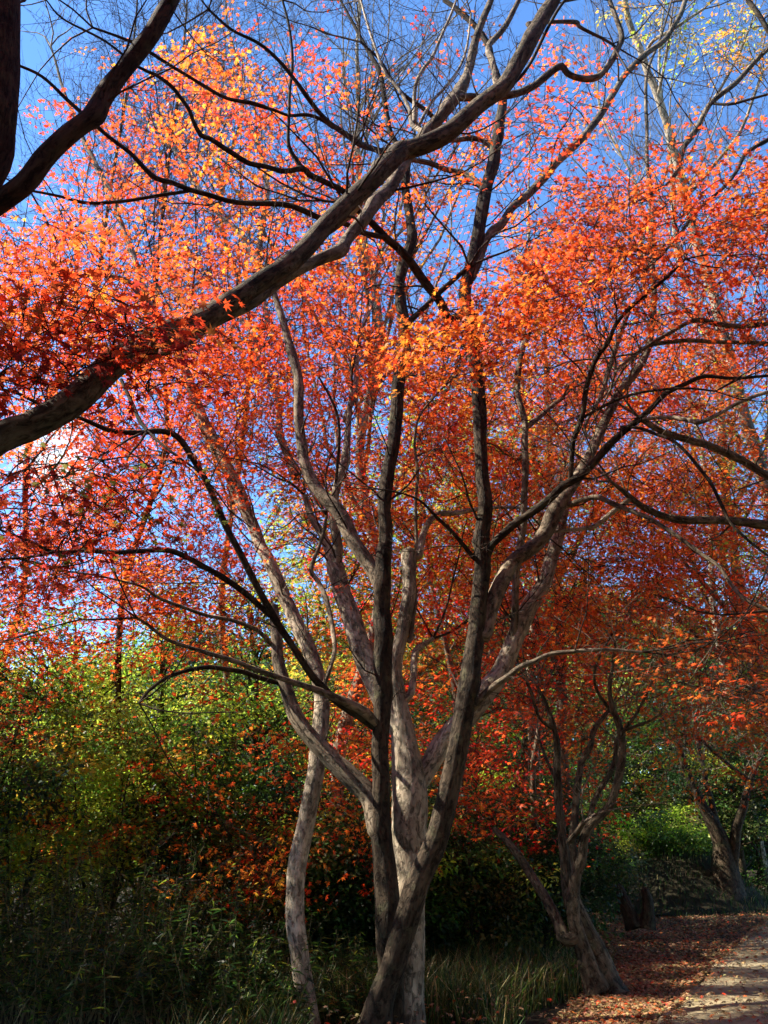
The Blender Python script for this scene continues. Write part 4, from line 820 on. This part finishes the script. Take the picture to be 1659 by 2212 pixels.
# bamboo grass
def sasa(px, Y, H, n, label, pal):
    x = X(px, Y); b = np.array([x, Y, gh(x, Y)]); o = empty('bamboo_grass', b); tag(o, label, 'bamboo grass', 'bamboo grass clumps')
    S = b+np.stack([rng.normal(size=n)*.35, rng.normal(size=n)*.35, np.zeros(n)], -1); D = np.stack([rng.normal(size=n)*.25, rng.normal(size=n)*.25, np.ones(n)], -1)
    C, Q = grow(S, D, H*(.5+.6*rng.random(n)), np.full(n, .004), 7, 0, .18, .5); m1 = MB(); twig_mesh(m1, C, Q, 3); m1.build('stems', M_STEM, o)
    k = 26; ii = np.repeat(np.arange(n), k); u = (.35+.65*rng.random(n*k))*(6-1e-3); i = u.astype(int); f = (u-i)[:, None]
    P = C[ii, i]*(1-f)+C[ii, i+1]*f; a = rng.random(n*k)*2*pi; hh = np.stack([np.cos(a), np.sin(a), rng.uniform(-.7, .5, n*k)], -1)
    m2 = MB(); put_leaves(m2, BLADE, P, np.array([0, 0, 1.])+.4*rng.normal(size=(n*k, 3)), hh, rng.uniform(.045, .12, n*k), pick(n*k, pal)); m2.build('leaves', M_GREEN, o)
M_STEM = leaf_mat('stem', .1, .6, .2)
M_STEM = ground_mat('dry_stem', ((.12, .10, .05), (.24, .2, .1)), (3, 20))
SAS = [(20, 8.1, 1.0, ''), (150, 8.0, .9, ''), (260, 8.0, .9, ''), (380, 8.2, .9, ''), (490, 8.1, .6, ''), (585, 8.5, .35, ''), (730, 8.9, .35, ''),(60, 8.9, 1.5, 'pale'), (180, 8.6, 1.3, 'sunlit'), (290, 8.8, 1.4, 'bright'), (420, 9.2, 1.2, 'tall'), (520, 9.0, .8, 'dark'), (130, 9.6, 1.8, 'dense'), (760, 9.8, .6, 'low'), (560, 10.2, 1.0, 'thin'), (360, 10, 1.6, 'shaded'), (-60, 9, 1.6, 'cut'), (480, 10.4, 1.5, 'wide')]
SLAB = ['short bamboo grass at the very corner, bottom left', 'short bamboo grass along the bottom edge, next to the corner clump', 'short bamboo grass along the bottom edge under the bright blades', 'short bamboo grass along the bottom edge, midway to the slender trunk', 'short bamboo grass along the bottom edge left of the slender trunk', 'short bamboo grass touching the slender trunk', 'short bamboo grass between slender trunk and big maple base','clump of bamboo grass near the lower left corner', 'clump of bamboo grass with light green blades, second in from the left corner', 'bright bladed bamboo grass clump at bottom left', 'thin bamboo grass under the gold leaves', 'dark bamboo grass clump left of the slender trunk', 'tall dense bamboo grass behind the corner clumps', 'low bamboo grass between the two pale trunks', 'thin bamboo grass half hidden left behind the slender trunk foot', 'shaded bamboo grass behind the front row', 'bamboo grass cut by the left edge', 'wide bamboo grass clump before the dark shrub']
for (px, Y, H, _), lb in zip(SAS, SLAB): sasa(px, Y, H, 46, lb, {'green': 5, 'deep': 6, 'lime': .5, 'olive': 1.5})
# mound beside the path
mc = ground(1475, 1925); mc = np.array([mc[0]*20.5/mc[1], 20.5])
nx = 40; a, r = np.meshgrid(np.linspace(0, 2*pi, nx), np.linspace(0, 1, 16)); mx_ = mc[0]+np.cos(a)*r*2.0; my_ = mc[1]+np.sin(a)*r*2.0
mz = 1.25*(np.cos(np.clip(r, 0, 1)*pi)*.5+.5)**.75*(.85+.4*vnoise(np.stack([mx_, my_, 0*mx_], -1)*1.1, 8))-.06
V = np.stack([mx_, my_, mz], -1); i = np.arange(15)[:, None]*nx; j = np.arange(nx-1)[None]
mb = MB(); mb.add(V, np.stack([i+j, i+j+1, i+nx+j+1, i+nx+j], -1)); tag(mb.build('earth_mound', M_SOIL), kind='structure')
def mound_h(x, y):
    r = np.sqrt((x-mc[0])**2+(y-mc[1])**2)/2.0; return np.where(r < 1, 1.25*(np.cos(np.clip(r, 0, 1)*pi)*.5+.5)**.75*(.85+.4*vnoise(np.stack([x, y, 0*x], -1)*1.1, 8))-.06, -9)
def lit_w(y): return np.interp(y, [6, 11, 13, 15, 22], [1.0, 1.15, 2.0, 2.9, 4.0])
# grass
def blades(x, y, z, h, pal, jit=.35):
    n = len(x); P = np.stack([x, y, z], -1); a = rng.random(n)*2*pi; b = np.stack([np.cos(a), np.sin(a), 0*a], -1); side = np.stack([-np.sin(a), np.cos(a), 0*a], -1)
    w = (.0025+.0045*rng.random(n))[:, None]; ln = (.2+.9*rng.random(n))[:, None]*h[:, None]
    p1 = P+b*ln*.3+np.array([0, 0, 1])*h[:, None]*.6; p2 = P+b*ln+np.array([0, 0, 1])*h[:, None]*.95
    V = np.stack([P-side*w, P+side*w, p1-side*w*.8, p1+side*w*.8, p2-side*w*.15, p2+side*w*.15], 1)
    F = np.array([[0, 1, 3, 2], [2, 3, 5, 4]])[None]+np.arange(n)[:, None, None]*6
    return V, F, np.repeat(pick(n, pal, None, jit=jit), 6, 0)
mb = MB(); n = 75000
gx = rng.uniform(-1.5, 4.5, n); gy = 6.5+10*rng.random(n)
den = vnoise(np.stack([gx*1.2, gy*1.2, gx*0], -1), 12); lim = path_x(gy)-lit_w(gy)+.25-.5*vnoise(np.stack([gy, gy*0, gy*0], -1), 3)
lim = np.where(gy > 13.5, lim-1.2*(gy-13.5), lim)
ok = (gx < lim) & (rng.random(n) < .25+den) & ((np.abs(gx-.1) > .75) | (gy > 8.5))
gx, gy = gx[ok], gy[ok]; hh = (.10+.30*rng.random(len(gx))**1.5)*(.7+.7*vnoise(np.stack([gx*.8, gy*.8, gx*0], -1), 14))
mb.add(*blades(gx, gy, ground_h(gx, gy)-.03, hh, {'green': 4, 'olive': 5, 'straw': 2.4, 'deep': 6}))
n = 5000; a = rng.random(n)*2*pi; r = np.sqrt(rng.random(n))*2.1; gx, gy = mc[0]+np.cos(a)*r, mc[1]+np.sin(a)*r; z = np.maximum(mound_h(gx, gy), ground_h(gx, gy)-.03)
mb.add(*blades(gx, gy, z, .05+.10*rng.random(n), {'green': 3, 'deep': 6, 'straw': .6}))  # deep greens paint shade into the grass on the mound
leafy('evergreen_shrub', mc[0]-.2, mc[1]+.2, 2.0, 1.15, 'rounded sunlit bush growing over the earth mound', 'shrub', {'green': 4, 'lime': 5, 'straw': 1.5}, 60, 130, .45, .07, 390, 'shrubs of the undergrowth', stems=5, trunk_r=.02, cr_r=.35)
n = 3000; gx = rng.uniform(2.0, 9, n); gy = rng.uniform(15, 30, n); ok = (gx < path_x(gy)-.9-1.4*rng.random(n)) & (rng.random(n) < .5); gx, gy = gx[ok], gy[ok]
mb.add(*blades(gx, gy, ground_h(gx, gy)-.03, (.04+.1*rng.random(len(gx))), {'deep': 6, 'olive': 3, 'straw': 1}))  # dark blade colours stand for shade along the far bank
tag(mb.build('grass', M_GRASS), kind='stuff')
# fallen leaves
mb = MB(); n = 40000
gy = 5.5+22*rng.random(n)**1.2; e = path_x(gy); gx = e+.05-lit_w(gy)*rng.random(n)**.8
k = n//10; gy2 = 5.5+18*rng.random(k); gx2 = path_x(gy2)+.0+.9*rng.random(k)**2.2
k3 = 900; gy3 = 5.5+18*rng.random(k3); gx3 = path_x(gy3)+2.9*rng.random(k3)
k4 = 5000; gy4 = 6.5+12*rng.random(k4); gx4 = path_x(gy4)-lit_w(gy4)+.4-3.2*rng.random(k4)**2
gx = np.concatenate([gx, gx2, gx3, gx4]); gy = np.concatenate([gy, gy2, gy3, gy4]); m = len(gx)
den = vnoise(np.stack([gx*1.3, gy*.9, gx*0], -1), 17); ok = rng.random(m) < .35+den; gx, gy = gx[ok], gy[ok]; m = len(gx)
on = gx > path_x(gy); z = np.where(on, .045, ground_h(gx, gy)-.012)+.02*rng.random(m)+np.where(gx < path_x(gy)-lit_w(gy)-.1, .22*rng.random(m), 0)
put_leaves(mb, LEAF5, np.stack([gx, gy, z], -1), np.array([0, 0, 1.])+.32*rng.normal(size=(m, 3)), rv(m)*np.array([1, 1, .15]), rng.uniform(.026, .044, m), pick(m, {'rust': 2, 'brown': 10, 'red': .25, 'straw': 3, 'maroon': .6}, None))
tag(mb.build('fallen_leaves', M_DRY), kind='stuff')
